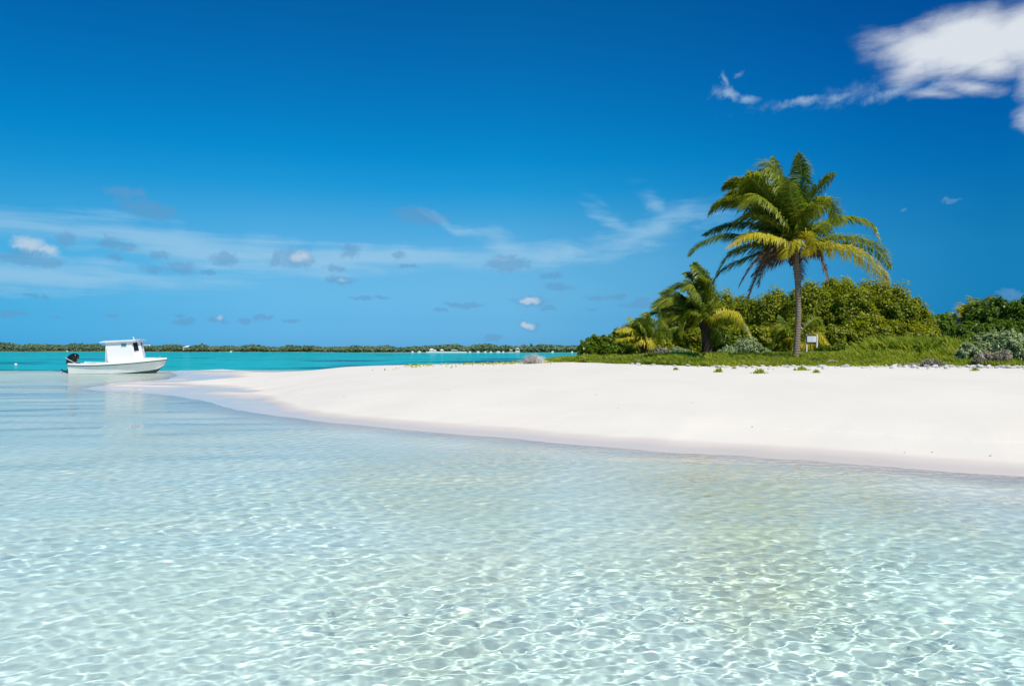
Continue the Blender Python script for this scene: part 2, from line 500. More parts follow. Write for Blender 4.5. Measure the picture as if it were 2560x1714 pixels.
def leaf_mat(name, a, b, c=None, trans=.35, rough=.5, tcol=None):
    """foliage: per-leaf colour variation from the leaf's own tint"""
    m, t, p = new_mat(name)
    ti = attr(t, 'tint')
    if c is None:
        cc = t.mix(ti, (*a, 1), (*b, 1))
    else:
        cc = t.ramp(ti, [(0, a), (.55, b), (1, c)])
    t.t.links.new(cc, p.inputs['Base Color'])
    p.inputs['Roughness'].default_value = rough
    p.inputs['Specular IOR Level'].default_value = .35
    tl = t.n('ShaderNodeBsdfTranslucent', {0: t.vmath('MULTIPLY', cc, tcol or (1.5, 1.45, .6))})
    mx = t.n('ShaderNodeMixShader', {0: trans, 1: p.outputs[0], 2: tl.outputs[0]})
    t.t.links.new(mx.outputs[0], t.t.nodes['Material Output'].inputs[0])
    return m


def plain(name, c, rough=.5, metal=0.0, var=.12, scale=6.0, spec=.5, bump=0.0):
    m, t, p = new_mat(name)
    pos = t.n('ShaderNodeTexCoord').outputs['Object']
    n = t.noise(pos, scale, 4, .6).outputs[0]
    dark = tuple(x * (1 - var) for x in c)
    t.t.links.new(t.mix(t.rng(n, .3, .7), (*c, 1), (*dark, 1)), p.inputs['Base Color'])
    p.inputs['Roughness'].default_value = rough
    p.inputs['Metallic'].default_value = metal
    p.inputs['Specular IOR Level'].default_value = spec
    if bump:
        t.t.links.new(t.n('ShaderNodeBump', {'Height': n, 'Distance': .05, 'Strength': bump}).outputs[0], p.inputs['Normal'])
    return m


def bark_mat(name, a, b, ring=0.0):
    m, t, p = new_mat(name)
    pos = t.n('ShaderNodeTexCoord').outputs['Object']
    n = t.noise(t.mapping(pos, scale=(1, 1, 5)), 5, 5, .7).outputs[0]
    if ring:
        w = t.n('ShaderNodeTexWave', {'Vector': pos, 'Scale': ring, 'Distortion': 2.0, 'Detail': 2}, bands_direction='Z').outputs[1]
        n = t.math('ADD', t.math('MULTIPLY', n, .5), t.math('MULTIPLY', w, .5))
    t.t.links.new(t.mix(t.rng(n, .25, .75), (*a, 1), (*b, 1)), p.inputs['Base Color'])
    p.inputs['Roughness'].default_value = .9
    t.t.links.new(t.n('ShaderNodeBump', {'Height': n, 'Distance': .04, 'Strength': .8}).outputs[0], p.inputs['Normal'])
    return m


M = dict(
    sand=sand_mat(), water=water_mat(),
    palm_green=leaf_mat('palm_green', (.11, .17, .016), (.27, .33, .022), (.45, .45, .04), .45, .36),
    palm_deep=leaf_mat('palm_deep', (.06, .13, .03), (.17, .25, .03), (.32, .34, .04), .38, .36),
    palm_yellow=leaf_mat('palm_yellow', (.38, .40, .03), (.60, .55, .04), (.72, .58, .10), .42, .40, (1.3, 1.2, .5)),
    palm_brown=leaf_mat('palm_brown', (.10, .06, .045), (.22, .145, .10), (.36, .26, .20), .25, .7, (1, .9, .8)),
    rachis=plain('rachis', (.36, .32, .06), .45, var=.3),
    rachis_dry=plain('rachis_dry', (.22, .15, .08), .7, var=.3),
    palm_bark=bark_mat('palm_bark', (.12, .09, .06), (.42, .33, .235), 5.0),
    dark_bark=bark_mat('dark_bark', (.035, .024, .018), (.13, .09, .065)),
    bark=bark_mat('bark', (.09, .07, .05), (.22, .18, .13)),
    grape=leaf_mat('grape', (.135, .185, .010), (.30, .345, .014), (.52, .49, .03), .40, .45, (1.4, 1.4, .4)),
    mangrove=leaf_mat('mangrove', (.08, .145, .010), (.17, .26, .015), (.30, .36, .025), .38, .42),
    deep_leaf=leaf_mat('deep_leaf', (.06, .125, .014), (.13, .23, .018), (.25, .33, .028), .38, .42),
    silver=leaf_mat('silver', (.20, .29, .11), (.37, .45, .21), (.55, .60, .33), .25, .6, (1.1, 1.2, .8)),
    dry_twig=leaf_mat('dry_twig', (.22, .19, .13), (.42, .38, .27), (.58, .54, .42), .1, .8, (1, 1, 1)),
    white_twig=leaf_mat('white_twig', (.62, .60, .56), (.74, .72, .68), (.84, .82, .78), .1, .8, (1, 1, 1)),
    grass=leaf_mat('grass', (.19, .27, .02), (.36, .41, .035), (.54, .52, .09), .42, .55),
    far_leaf=leaf_mat('far_leaf', (.08, .145, .085), (.12, .195, .10), (.18, .25, .13), .2, .6),  # leaf colour lightened and blued to stand in for distance haze
    rock=plain('rock', (.74, .72, .69), .85, var=.35, scale=5, bump=.6),
    wood=plain('wood', (.30, .22, .15), .8, var=.45, scale=9, bump=.5),
    boat_white=plain('boat_white', (.90, .885, .84), .22, var=.03, scale=1.3),
    boat_hull=plain('boat_hull', (.86, .855, .79), .20, var=.05, scale=1.1),
    boat_green=plain('boat_green', (.015, .13, .11), .35, var=.2),
    bottom=plain('bottom', (.006, .06, .075), .5, var=.3),
    black_gloss=plain('black_gloss', (.012, .012, .014), .12, var=.2),
    black_rub=plain('black_rub', (.02, .02, .022), .5, var=.2),
    stripe=plain('stripe', (.62, .70, .74), .3, var=.08),
    glass=plain('glass', (.02, .022, .024), .08, var=.1),
    blue_glass=plain('blue_glass', (.05, .25, .36), .08, var=.1),
    beige=plain('beige', (.52, .45, .34), .7, var=.15),
    grey=plain('grey', (.38, .40, .42), .45, var=.15),
    white_paint=plain('white_paint', (.80, .80, .78), .5, var=.06),
    sign_face=plain('sign_face', (.84, .86, .88), .4, var=.04),
    dark_board=plain('dark_board', (.05, .055, .06), .6, var=.2),
    plaster=plain('plaster', (.78, .76, .72), .7, var=.06),
    peach=plain('peach', (.62, .46, .33), .7, var=.08),
    grey_roof=plain('grey_roof', (.70, .70, .68), .6, var=.06),
    teal_roof=plain('teal_roof', (.30, .50, .46), .6, var=.1),
    concrete=plain('concrete', (.60, .58, .53), .85, var=.12),
)

# ------------------------------------------------------------------ ground and water
def polar(th, r):
    T, R = np.meshgrid(th, r)
    return R * np.sin(T), R * np.cos(T), R


r1 = np.exp(np.arange(math.log(1.4), math.log(60), .0035))
r2 = np.exp(np.arange(math.log(60.3), math.log(6000), .03))
X, Y, R = polar(np.linspace(-1.15, 1.15, 620), np.concatenate([r1, r2]))
Z = height(X, Y)
ge = grass_edge(X) + .5 * vnoise(X, Y, 1.2, 21, 3) + .6 * vnoise(X, Y, 5, 22, 2)
veg = sstep(-.15, .5, Y - ge) * (Z > .7)
veg = np.maximum(veg, (Y > far_y(X) - 1) * 1.0)
md = vnoise(X * .5, Y, 6, 31, 5)
bias = .16 * np.exp(-((Y - 62) / 10) ** 2) + .75 * sstep(-16, -2, X) * np.exp(-((Y - 78) / 24) ** 2) - .30 * sstep(100, 150, Y) - .12
meadow = sstep(-.10, .30, md + bias) * (Z < -.9)
meadow = meadow * .82
# a few weed flecks in the shallows on the right
fl = vnoise(X, Y, .7, 41, 3) + .35 * vnoise(X, Y, 3, 42, 2)
meadow = np.maximum(meadow, .35 * sstep(.58, .75, fl) * (Z < -.12) * (Y < 14) * sstep(0, 3, X))
beige_patch = .55 * np.exp(-((X - .6 - .22 * Y) / (.35 + .10 * Y)) ** 2) * sstep(2, 5, Y) * sstep(-.25, .35, vnoise(X, Y * .6, 1.6, 91, 4) + .15) * (Z < 0)  # beige patch on the submerged sand, wider farther out
ground = sheet('sand', X, Y, Z, {'veg': veg, 'meadow': meadow, 'beige_patch': beige_patch}, M['sand'])
tag(ground, kind='structure')
ground.cycles.is_caustics_receiver = True


def waves(X, Y, R, cell):
    Z = np.zeros_like(X)
    g = np.random.default_rng(11)
    patch = .75 + .5 * sstep(-.5, .5, vnoise(X, Y, 2.2, 51, 2))
    for k in range(130):
        lam = float(np.exp(g.uniform(math.log(.040), math.log(.32))))
        a = WAVE * lam ** 1.36
        d = g.normal(1.93, .70) if k % 3 else g.normal(1.0, .9)
        kx, ky = math.cos(d) * 6.2832 / lam, math.sin(d) * 6.2832 / lam
        fade = np.clip((lam / (R * cell) - 3.5) / 4, 0, 1)
        Z += a * fade * np.sin(kx * X + ky * Y + g.uniform(0, 6.28) + .8 * np.sin(X * 1.3 + Y * .7 + k))
    Z *= patch
    for lam, a, d in ((1.6, .006, 1.8), (2.7, .008, 2.1), (1.1, .004, 1.5), (4.2, .010, 1.7), (6.5, .012, 1.95)):
        fade = np.clip((lam / (R * cell) - 3.5) / 4, 0, 1)
        Z += a * fade * np.sin(math.cos(d) * 6.2832 / lam * X + math.sin(d) * 6.2832 / lam * Y + lam * 3)
    return Z


WAVE = .0027
r1 = np.exp(np.arange(math.log(2.4), math.log(14), .0019))
r2 = np.exp(np.arange(math.log(14.06), math.log(60), .005))
r3 = np.exp(np.arange(math.log(60.4), math.log(6000), .03))
rr = np.concatenate([r1, r2, r3])
X, Y, R = polar(np.linspace(-.92, .92, 1000), rr)
Dp = np.maximum(-height(X, Y, False), 0)
calm = sstep(0, .12, Dp)            # ripples die out in the last centimetres of water
Zw = waves(X, Y, R, .0019) * (.15 + .85 * calm) * (1 - .5 * sstep(20, 45, R))
Zw -= .022 * sstep(.012, .002, Dp) * sstep(80, 60, R)      # the film of water thins out to nothing on the sand
water = sheet('water', X, Y, Zw, {'depth': Dp}, M['water'])
tag(water, kind='structure')
water.cycles.is_caustics_caster = True


# ------------------------------------------------------------------ palms
def catmull(P, n):
    P = np.asarray(P, float)
    P = np.vstack([2 * P[0] - P[1], P, 2 * P[-1] - P[-2]])
    out = []
    segs = len(P) - 3
    for u in np.linspace(0, segs - 1e-6, n):
        i = int(u); t = u - i
        a, b, c, d = P[i:i + 4]
        out.append(.5 * ((2 * b) + (c - a) * t + (2 * a - 5 * b + 4 * c - d) * t * t + (3 * b - a - 3 * c + d) * t ** 3))
    return np.array(out)


def frond(parent, C, pts, dy, kind, L, wl, wind=(-.28, 0, 0), sag=1.0, dens=1.0, label=None):
    """one feather leaf: midrib plus two rows of narrow hanging leaflets, one mesh"""
    mats = {'g': ('palm_green', 'rachis'), 'd': ('palm_deep', 'rachis'), 'y': ('palm_yellow', 'rachis'), 'b': ('palm_brown', 'rachis_dry')}[kind]
    P = np.vstack([[0, 0, 0], pts])
    u = np.linspace(0, 1, len(P))
    P[:, 1] = dy * (u ** .8)
    P = P + C
    seg = np.linalg.norm(np.diff(P, axis=0), axis=1).sum()
    N = 26
    Q = catmull(P, N)
    # hidden droop keeps the curve a plausible arch in depth
    rad = np.interp(np.linspace(0, 1, N), [0, .12, 1], [.038, .022, .004]) * wl
    b = MB()
    b.tube(Q, rad, 5, .5, 1)
    n = int(max(40, seg * 44) * dens)
    V, F_, T_ = [], [], []
    cnt = 0
    T = np.gradient(Q, axis=0); T /= np.linalg.norm(T, axis=1)[:, None]
    vert = float(np.mean(np.abs(T[:, 2])))
    roll = rng.choice((-1, 1)) * (.35 + 1.0 * max(0, vert - .45)) + rng.uniform(-.2, .2)
    wv = np.array(wind, float)
    for side in (-1, 1):
        for i in range(n):
            t = .10 + .90 * (i + rng.uniform(0, .8)) / n
            x = t * (N - 1); k = min(int(x), N - 2); f = x - k
            p = Q[k] * (1 - f) + Q[k + 1] * f
            tg = T[k] * (1 - f) + T[k + 1] * f
            ref = np.array((0, 1.0, 0)) if True else 0
            up = np.cross(tg, ref); up /= np.linalg.norm(up) + 1e-6
            if up[2] < 0: up = -up
            S = np.cross(up, tg); S /= np.linalg.norm(S) + 1e-6
            S = S * math.cos(roll) + up * math.sin(roll)
            ln = L * (math.sin(math.pi * min(1, (t * .86 + .16))) ** .55 * .92 + .06) * rng.uniform(.82, 1.08)
            if kind == 'b': ln *= rng.uniform(.65, 1)
            d = side * S * .70 + tg * .46 + up * .20
            d += rng.normal(0, .11, 3)
            g = np.array((0, 0, -1.0)) * sag * rng.uniform(.75, 1.2) + wv * rng.uniform(.6, 1.4)
            w = .023 * wl * rng.uniform(.8, 1.25)
            wd = tg * .8 + np.array((0, .5, 0)) * side
            wd /= np.linalg.norm(wd)
            M_ = 4
            q = p.copy()
            tint = np.clip(rng.normal(.45, .2) + .25 * (t > .8), 0, 1)
            for j in range(M_ + 1):
                ww = w * (.55, 1, .95, .6, .08)[j]
                V.append(q - wd * ww); V.append(q + wd * ww); T_ += [tint, tint]
                dd = d + g * (.08 + .36 * j)
                dd /= np.linalg.norm(dd)
                q = q + dd * ln / M_
            base = cnt
            for j in range(M_):
                F_.append((base + 2 * j, base + 2 * j + 1, base + 2 * j + 3, base + 2 * j + 2))
            cnt += 2 * (M_ + 1)
    b.add(V, F_, np.array(T_), 0)
    o = b.build('frond', [M[mats[0]], M[mats[1]]], parent)
    if label: o['label'] = label
    return o


def palm(label, crop, D, crown, base, trunk, rads, fronds, L=.75, wl=1.0, bark='palm_bark', wind=(-.28, 0, 0), dens=1.0, group='coconut palms on the island'):
    cx, cy, cs = crop                      # where the tracing crop starts and its scale
    tp = lambda p: (cx + p[0] / cs, cy + p[1] / cs)
    bp = at(*tp(base), D)
    bp[2] = gz(bp[0], D) - .05
    root = empty('palm_tree', bp)
    tag(root, label, 'palm tree', group)
    C = at(*tp(crown), D) - bp
    pts = [np.zeros(3)]
    for q in trunk:
        pts.append(at(*tp(q), D) - bp)
    pts.append(C + np.array((0, 0, .02)))
    n = 64
    Q = catmull(pts, n)
    r = np.interp(np.linspace(0, 1, n), np.linspace(0, 1, len(rads)), rads)
    r = r * (1 + .09 * (np.arange(n) % 2) + rng.normal(0, .015, n))
    MB().tube(Q, r, 14).build('trunk', M[bark], root, True)
    # ragged leaf bases and fibre under the crown
    b = MB()
    rt = rads[-1]
    for k in range(26):
        a = rng.uniform(0, 6.28); z0 = rng.uniform(-.75, .05) * wl
        o = C + np.array((math.cos(a) * rt * .8, math.sin(a) * rt * .8, z0))
        out = np.array((math.cos(a), math.sin(a), 0))
        ln = rng.uniform(.16, .34) * wl
        b.tube([o, o + out * ln * .4 + np.array((0, 0, ln * .7)), o + out * ln * .9 + np.array((0, 0, ln * .95))], [.05 * wl, .035 * wl, .012 * wl], 5, rng.random())
    b.build('leaf_bases', M['dark_bark'], root)
    for fr in fronds:
        pts, dy, kind = fr[:3]
        lab = fr[3] if len(fr) > 3 else None
        P = np.array([at(*tp(q), D) - bp - C for q in pts])
        frond(root, C + np.array((0, 0, 0)), P, dy, kind, L * (1.0 if kind != 'b' else 1.0), wl, wind, 1.0, dens, lab)
    return root


crop2 = (1700, 350, 4.238)
palm('tall coconut palm with ringed grey trunk beside the white sign', crop2, 25.6, (1215, 1120), (1228, 2352),
     [(1240, 2150), (1256, 1840), (1250, 1500)], [.15, .115, .098, .094, .105, .145],
     [([(1180, 700), (1100, 350), (1050, 110)], .6, 'd'), ([(1270, 750), (1320, 400), (1300, 90)], .3, 'd'),
      ([(1100, 650), (980, 380), (870, 330), (800, 480)], -.6, 'g'), ([(1080, 800), (900, 600), (720, 430), (590, 540)], -.4, 'g'),
      ([(1060, 760), (850, 480), (640, 390), (510, 460)], .8, 'g'), ([(1090, 650), (950, 350), (845, 235)], 1.1, 'd'),
      ([(1080, 880), (880, 700), (690, 640), (540, 800)], -1.0, 'g'), ([(1000, 850), (700, 630), (440, 650), (310, 810)], .2, 'g'),
      ([(1050, 950), (750, 860), (520, 880), (290, 975)], .8, 'd'), ([(1050, 1080), (760, 1010), (500, 990), (250, 1080), (120, 1220)], .5, 'd'),
      ([(1080, 1080), (850, 1030), (650, 1040), (380, 1200)], -1.1, 'y', 'yellow-green frond arching to the left'),
      ([(1080, 1130), (800, 1100), (560, 1200), (400, 1480)], .5, 'g'), ([(1120, 1150), (900, 1180), (560, 1330), (420, 1540)], 1.3, 'd'),
      ([(1120, 1150), (900, 1190), (700, 1350), (540, 1600)], -.8, 'b', 'dead brown frond hanging down'),
      ([(1130, 1200), (900, 1250), (780, 1480), (680, 1740)], -.3, 'b', 'dead brown frond hanging down'),
      ([(1150, 1200), (1020, 1250), (920, 1380), (880, 1560)], .5, 'b', 'dead brown frond hanging down'),
      ([(1150, 1080), (1060, 1150), (990, 1300)], -1.3, 'y'), ([(1235, 1060), (1250, 1120), (1190, 1280)], -1.5, 'y'),
      ([(1300, 900), (1450, 600), (1600, 430), (1745, 310)], .6, 'd'), ([(1330, 850), (1480, 620), (1600, 560), (1720, 600)], 1.2, 'd'),
      ([(1250, 900), (1330, 760), (1440, 710), (1500, 830), (1520, 960)], -1.4, 'g'), ([(1200, 950), (1180, 840), (1290, 770), (1330, 900)], -1.2, 'g'),
      ([(1350, 1000), (1550, 870), (1800, 800), (2050, 860), (2180, 1070)], .3, 'g'), ([(1380, 1120), (1600, 1065), (1850, 1080), (2080, 1180), (2200, 1390)], -.3, 'g'),
      ([(1340, 1130), (1500, 1145), (1750, 1220), (1950, 1400), (2040, 1570)], -1.2, 'y', 'yellowing frond drooping to the right'),
      ([(1300, 1180), (1400, 1180), (1460, 1330), (1500, 1540)], -.6, 'b', 'dead brown frond hanging down'), ([(1260, 1180), (1310, 1220), (1350, 1350), (1380, 1480)], .8, 'b', 'dead brown frond hanging down'),
      ([(1200, 700), (1190, 450), (1200, 320)], 1.3, 'd'), ([(1150, 800), (1000, 600), (900, 500)], 1.2, 'd'), ([(1250, 850), (1340, 550), (1400, 330)], 1.5, 'd'),
      ([(1180, 820), (1090, 640), (1040, 500)], -1.1, 'd'), ([(1020, 780), (800, 560), (600, 560), (470, 640)], .4, 'g'),
      ([(1060, 960), (900, 860), (700, 820), (520, 900)], -.4, 'd'), ([(1120, 760), (1060, 520), (1010, 400)], .9, 'd'),
      ([(1320, 1020), (1450, 930), (1600, 900), (1720, 960)], 1.1, 'd'), ([(1100, 1180), (960, 1300), (840, 1420)], .9, 'b', 'dead brown frond hanging down')],
     L=.77, dens=1.1)

crop3 = (1430, 640, 4.109)
palm('dark-trunked coconut palm with windswept crown, second tallest palm', crop3, 44, (1370, 660), (1395, 1040),
     [(1385, 900), (1365, 780)], [.42, .30, .26, .24, .22],
     [([(1375, 450), (1360, 230), (1265, 50)], .4, 'd'), ([(1400, 480), (1410, 260), (1330, 90)], 1.2, 'd'), ([(1350, 420), (1300, 200), (1190, 110)], -.9, 'd'), ([(1260, 520), (1060, 360), (900, 380)], .1, 'd'), ([(1340, 420), (1260, 220), (1130, 190)], -.5, 'd'),
      ([(1310, 430), (1190, 290), (1050, 330), (950, 430)], .8, 'd'), ([(1300, 480), (1180, 310), (1070, 390)], -1.6, 'g'), ([(1270, 500), (1060, 410), (840, 480)], .6, 'g'),
      ([(1260, 540), (1030, 440), (880, 490), (850, 570)], -.8, 'g'), ([(1260, 580), (1050, 540), (880, 570), (790, 660)], 1.2, 'd'),
      ([(1270, 600), (1080, 590), (950, 660), (870, 820)], -.8, 'g'), ([(1290, 620), (1180, 590), (1100, 700), (1060, 860)], -1.8, 'g'), ([(1320, 630), (1240, 690), (1140, 800)], -2, 'g'),
      ([(1220, 620), (1010, 680), (880, 860)], .9, 'd'), ([(1280, 680), (1120, 760), (1010, 880)], .2, 'd'), ([(1400, 620), (1420, 530), (1415, 440)], -1, 'g'),
      ([(1420, 640), (1500, 590), (1630, 590), (1670, 670), (1600, 760)], -1.6, 'y'), ([(1460, 650), (1650, 610), (1780, 680), (1870, 850)], .3, 'g'), ([(1430, 700), (1560, 740), (1650, 870)], .9, 'd'),
      ([(1400, 720), (1460, 790), (1500, 900)], -.6, 'd'), ([(1390, 500), (1440, 350), (1390, 170)], .9, 'd'), ([(1410, 520), (1460, 380), (1440, 260)], 1.5, 'd'),
      ([(1300, 450), (1230, 350), (1180, 330)], -1.2, 'g'), ([(1350, 400), (1330, 300), (1250, 230)], -1.2, 'g'), ([(1310, 540), (1200, 470), (1120, 500)], -1.5, 'd'), ([(1330, 520), (1290, 400), (1220, 380)], -1.0, 'd'),
      ([(1300, 560), (1150, 500), (1000, 520)], -.2, 'd')],
     L=1.0, wl=1.35, bark='dark_bark', wind=(-.75, 0, .1), dens=1.0)

palm('short coconut palm with yellow drooping fronds left of the windswept palm', crop3, 37, (745, 840), (745, 1035),
     [(742, 950)], [.22, .2, .2, .18],
     [([(700, 740), (590, 615)], .4, 'g'), ([(745, 700), (765, 575)], -.3, 'g'), ([(770, 720), (810, 620)], .6, 'g'), ([(690, 760), (600, 710), (515, 745)], .6, 'g'),
      ([(680, 800), (560, 745), (430, 775)], -.5, 'y'), ([(690, 830), (560, 845), (430, 870), (420, 960)], -.9, 'y'), ([(680, 800), (560, 820), (480, 860)], .7, 'd'),
      ([(715, 860), (660, 870), (615, 935)], -1, 'y'), ([(765, 855), (790, 900), (785, 960)], -.9, 'y'), ([(800, 760), (900, 690), (1000, 720)], .8, 'g'), ([(800, 800), (900, 810), (960, 900)], .3, 'g'),
      ([(800, 780), (930, 750), (1010, 850)], -.4, 'd'), ([(700, 720), (680, 640)], -.5, 'd'), ([(720, 760), (650, 690)], -1, 'd')],
     L=.72, wl=1.2, bark='dark_bark', dens=.8)

crop4 = (1950, 680, 3.839)
palm('low young palm half hidden behind the ringed trunk and the sign', crop4, 42, (150, 700), (150, 800),
     [(150, 760)], [.16, .15, .14],
     [([(180, 560), (240, 460), (310, 420)], .3, 'g'), ([(220, 540), (330, 450), (390, 540)], -.5, 'g'), ([(230, 620), (330, 585), (420, 710)], -.8, 'y'),
      ([(100, 600), (50, 520), (0, 500), (-60, 600)], .4, 'g'), ([(90, 640), (20, 570), (-60, 620), (-100, 740)], -.5, 'g'), ([(110, 690), (80, 650), (60, 770)], -1, 'y'),
      ([(60, 690), (-20, 660), (-90, 770)], .3, 'g'), ([(250, 680), (330, 680), (360, 770)], -.8, 'y'), ([(200, 690), (240, 690), (235, 790)], -1.1, 'y'), ([(120, 560), (90, 480), (40, 400)], .9, 'd')],
     L=.8, wl=1.3, bark='dark_bark', dens=.8)

palm('palm with browning fronds at the edge of the right-hand green tree', crop4, 47, (1850, 440), (1850, 780),
     [(1850, 600)], [.2, .17, .15],
     [([(1890, 350), (1970, 250)], .4, 'd'), ([(1860, 350), (1835, 280), (1780, 290)], -.4, 'g'), ([(1830, 390), (1760, 370), (1690, 440)], -.6, 'y'), ([(1830, 430), (1740, 450), (1680, 560)], -.3, 'b'),
      ([(1900, 350), (1990, 260), (2060, 310)], -.3, 'g'), ([(1890, 380), (2040, 280), (2120, 245)], .7, 'd'), ([(1840, 400), (1780, 420), (1720, 540)], .5, 'b'), ([(1900, 420), (1980, 400), (2050, 470)], -.5, 'g'), ([(1820, 360), (1790, 330), (1730, 370)], .3, 'y')],
     L=1.0, wl=1.4, dens=.7)

palm('small dark palm in the dip between the big bushes and the green tree', crop4, 56, (1620, 500), (1620, 760),
     [(1620, 620)], [.2, .17, .15],
     [([(1600, 450), (1555, 430)], .2, 'd'), ([(1630, 440), (1655, 395)], -.3, 'd'), ([(1600, 480), (1545, 490)], -.4, 'd'), ([(1650, 460), (1700, 470)], .3, 'd'), ([(1620, 430), (1615, 400)], .5, 'd'), ([(1650, 490), (1690, 530)], -.5, 'g'), ([(1595, 500), (1560, 540)], -.5, 'd')],
     L=.8, wl=1.5, bark='dark_bark', dens=.8)


# ------------------------------------------------------------------ leafy bushes and trees
def leaf_cloud(cent, nrm, size, asp=1.5, rand=.55):
    """leaf-sized faces (n,4,3) pointing roughly along nrm"""
    n = len(cent)
    nn = nrm + rng.normal(0, rand, (n, 3))
    nn /= np.linalg.norm(nn, axis=1)[:, None]
    a = np.cross(nn, rng.normal(0, 1, (n, 3)))
    a /= np.linalg.norm(a, axis=1)[:, None]
    b = np.cross(nn, a)
    s = (size * rng.uniform(.65, 1.3, n))[:, None]
    a = a * s * .5 * asp; b = b * s * .5
    tip = -nn * s * .12
    return np.stack([cent - a + tip, cent - b * .9, cent + a + tip, cent + b * .9], 1)


def bush(name, label, cat, lumps, n, size, mat, group=None, stems=4, clump=.27, squash=1.0, flat=.55, asp=1.5, stem_mat='bark', up=.5, spiky=0.0):
    """lumps: (px, py, D, rx px, rz px); crown of leaf clumps on and inside the lumps"""
    L = []
    for (px, py, D, rx, rz) in lumps:
        c = at(px, py, D)
        L.append((c, np.array((rx / F * D, (rx + rz) * .5 * flat / F * D, rz / F * D))))
    cx = np.mean([c[0] for c, _ in L]); cy = np.mean([c[1] for c, _ in L])
    base = np.array((cx, cy, gz(cx, cy) - .03))
    root = empty(name, base)
    tag(root, label, cat, group)
    area = np.array([r[0] * r[2] for _, r in L]); area /= area.sum()
    CC, NN, TT = [], [], []
    for (c, r), w in zip(L, area):
        nc = max(14, int(130 * w * len(L) * .5 * (r[0] * r[2]) ** .25 + 18))
        u = rng.normal(0, 1, (nc, 3)); u /= np.linalg.norm(u, axis=1)[:, None]
        u[:, 2] = np.where(u[:, 2] < -.7, -u[:, 2] * .5, u[:, 2])
        rad = rng.uniform(.55, 1.0, nc)[:, None] ** .6
        cc = c + u * r * rad * np.where(rng.random(nc) < .14, 1.02, .86)[:, None]
        cr = clump * min(r[0], r[2]) * rng.uniform(.6, 1.25, nc)
        k = int(n * w / nc)
        for q, rr, uu in zip(cc, cr, u):
            v = rng.normal(0, 1, (k, 3)); v /= np.linalg.norm(v, axis=1)[:, None]
            rd = rng.uniform(.2, 1.12, (k, 1)) ** .6
            p = q + v * rd * rr * np.array((.95, .95, rng.uniform(.9, 1.7)))
            CC.append(p); NN.append(v * .7 + uu * .5 + np.array((0, 0, up)))
            TT.append(np.clip(rng.normal(.42 + .12 * rng.normal(), .22, k), 0, 1))
    P = np.vstack(CC); N = np.vstack(NN); T = np.concatenate(TT)
    g = gz(cx, cy)
    keep = P[:, 2] > g + .02
    P, N, T = P[keep], N[keep], T[keep]
    quads('crown', leaf_cloud(P, N, size, asp) - base, M[mat], root, T)
    for k in range(stems):
        b = MB()
        c, r = L[k % len(L)]
        x0 = c[0] + rng.uniform(-.4, .4) * r[0]; y0 = c[1] + rng.uniform(-.3, .3) * r[1]
        top = c + np.array((rng.uniform(-.6, .6) * r[0], rng.uniform(-.5, .5) * r[1], rng.uniform(0, .6) * r[2]))
        p0 = np.array((x0, y0, gz(x0, y0) - .05))
        mid = (p0 + top) / 2 + rng.normal(0, .12, 3) * r[0]
        h = max(.3, top[2] - p0[2])
        b.tube(catmull([p0, mid, top], 8) - base, np.linspace(.035, .012, 8) * h, 6)
        b.build('trunk', M[stem_mat], root, True)
    return root


bush('sea_grape_tree', 'olive green bushy tree directly right of the windswept palm', 'tree',
     [(1690, 805, 50, 52, 56), (1745, 790, 50, 66, 56), (1810, 790, 51, 64, 58), (1700, 850, 48, 60, 36), (1760, 850, 48, 70, 36), (1830, 850, 48, 70, 36)], 55000, .115, 'grape', 'big olive green bushes behind the palms')
bush('sea_grape_tree', 'olive green bushy tree just left of the ringed palm trunk', 'tree',
     [(1880, 800, 49, 60, 58), (1935, 790, 48, 58, 66), (1880, 850, 46, 70, 36), (1960, 850, 46, 70, 38)], 52000, .115, 'grape', 'big olive green bushes behind the palms')
bush('sea_grape_tree', 'tallest olive green tree right behind the white sign', 'tree',
     [(2030, 780, 46, 68, 76), (2090, 758, 47, 75, 60), (2030, 845, 43, 80, 46), (2110, 845, 43, 80, 44), (2130, 790, 45, 64, 84)], 90000, .11, 'grape', 'big olive green bushes behind the palms')
bush('sea_grape_tree', 'olive green tree sloping down right of the tallest one', 'tree',
     [(2190, 780, 46, 68, 78), (2240, 785, 45, 58, 68), (2285, 815, 45, 52, 55), (2190, 842, 43, 80, 46), (2270, 850, 43, 75, 40), (2320, 850, 44, 40, 38)], 90000, .11, 'grape', 'big olive green bushes behind the palms')
bush('leafy_tree', 'dark green low tree in the dip beside the olive bushes', 'tree',
     [(2345, 835, 52, 44, 50), (2385, 852, 54, 44, 38), (2340, 865, 50, 60, 26)], 12000, .2, 'deep_leaf')
bush('leafy_tree', 'fresh green tree at the right edge behind the silvery bush', 'tree',
     [(2450, 805, 42, 48, 42), (2510, 795, 41, 55, 46), (2575, 795, 40, 55, 48), (2440, 840, 39, 70, 36), (2530, 840, 39, 80, 38), (2610, 840, 39, 70, 38), (2640, 810, 40, 60, 60)], 68000, .12, 'deep_leaf')
bush('leafy_shrub', 'bright green shrub between the olive bushes and silvery bush', 'shrub',
     [(2385, 862, 33, 42, 18), (2440, 856, 31, 55, 22), (2500, 850, 30, 60, 24)], 9000, .11, 'deep_leaf')
bush('silver_shrub', 'large silvery green shrub at the right edge above the white stones', 'shrub',
     [(2425, 884, 22, 42, 26), (2480, 870, 22.4, 50, 36), (2540, 868, 21.6, 55, 38), (2600, 870, 21.4, 50, 40)], 26000, .055, 'silver', asp=2.6, clump=.3, stem_mat='dark_bark', stems=8)
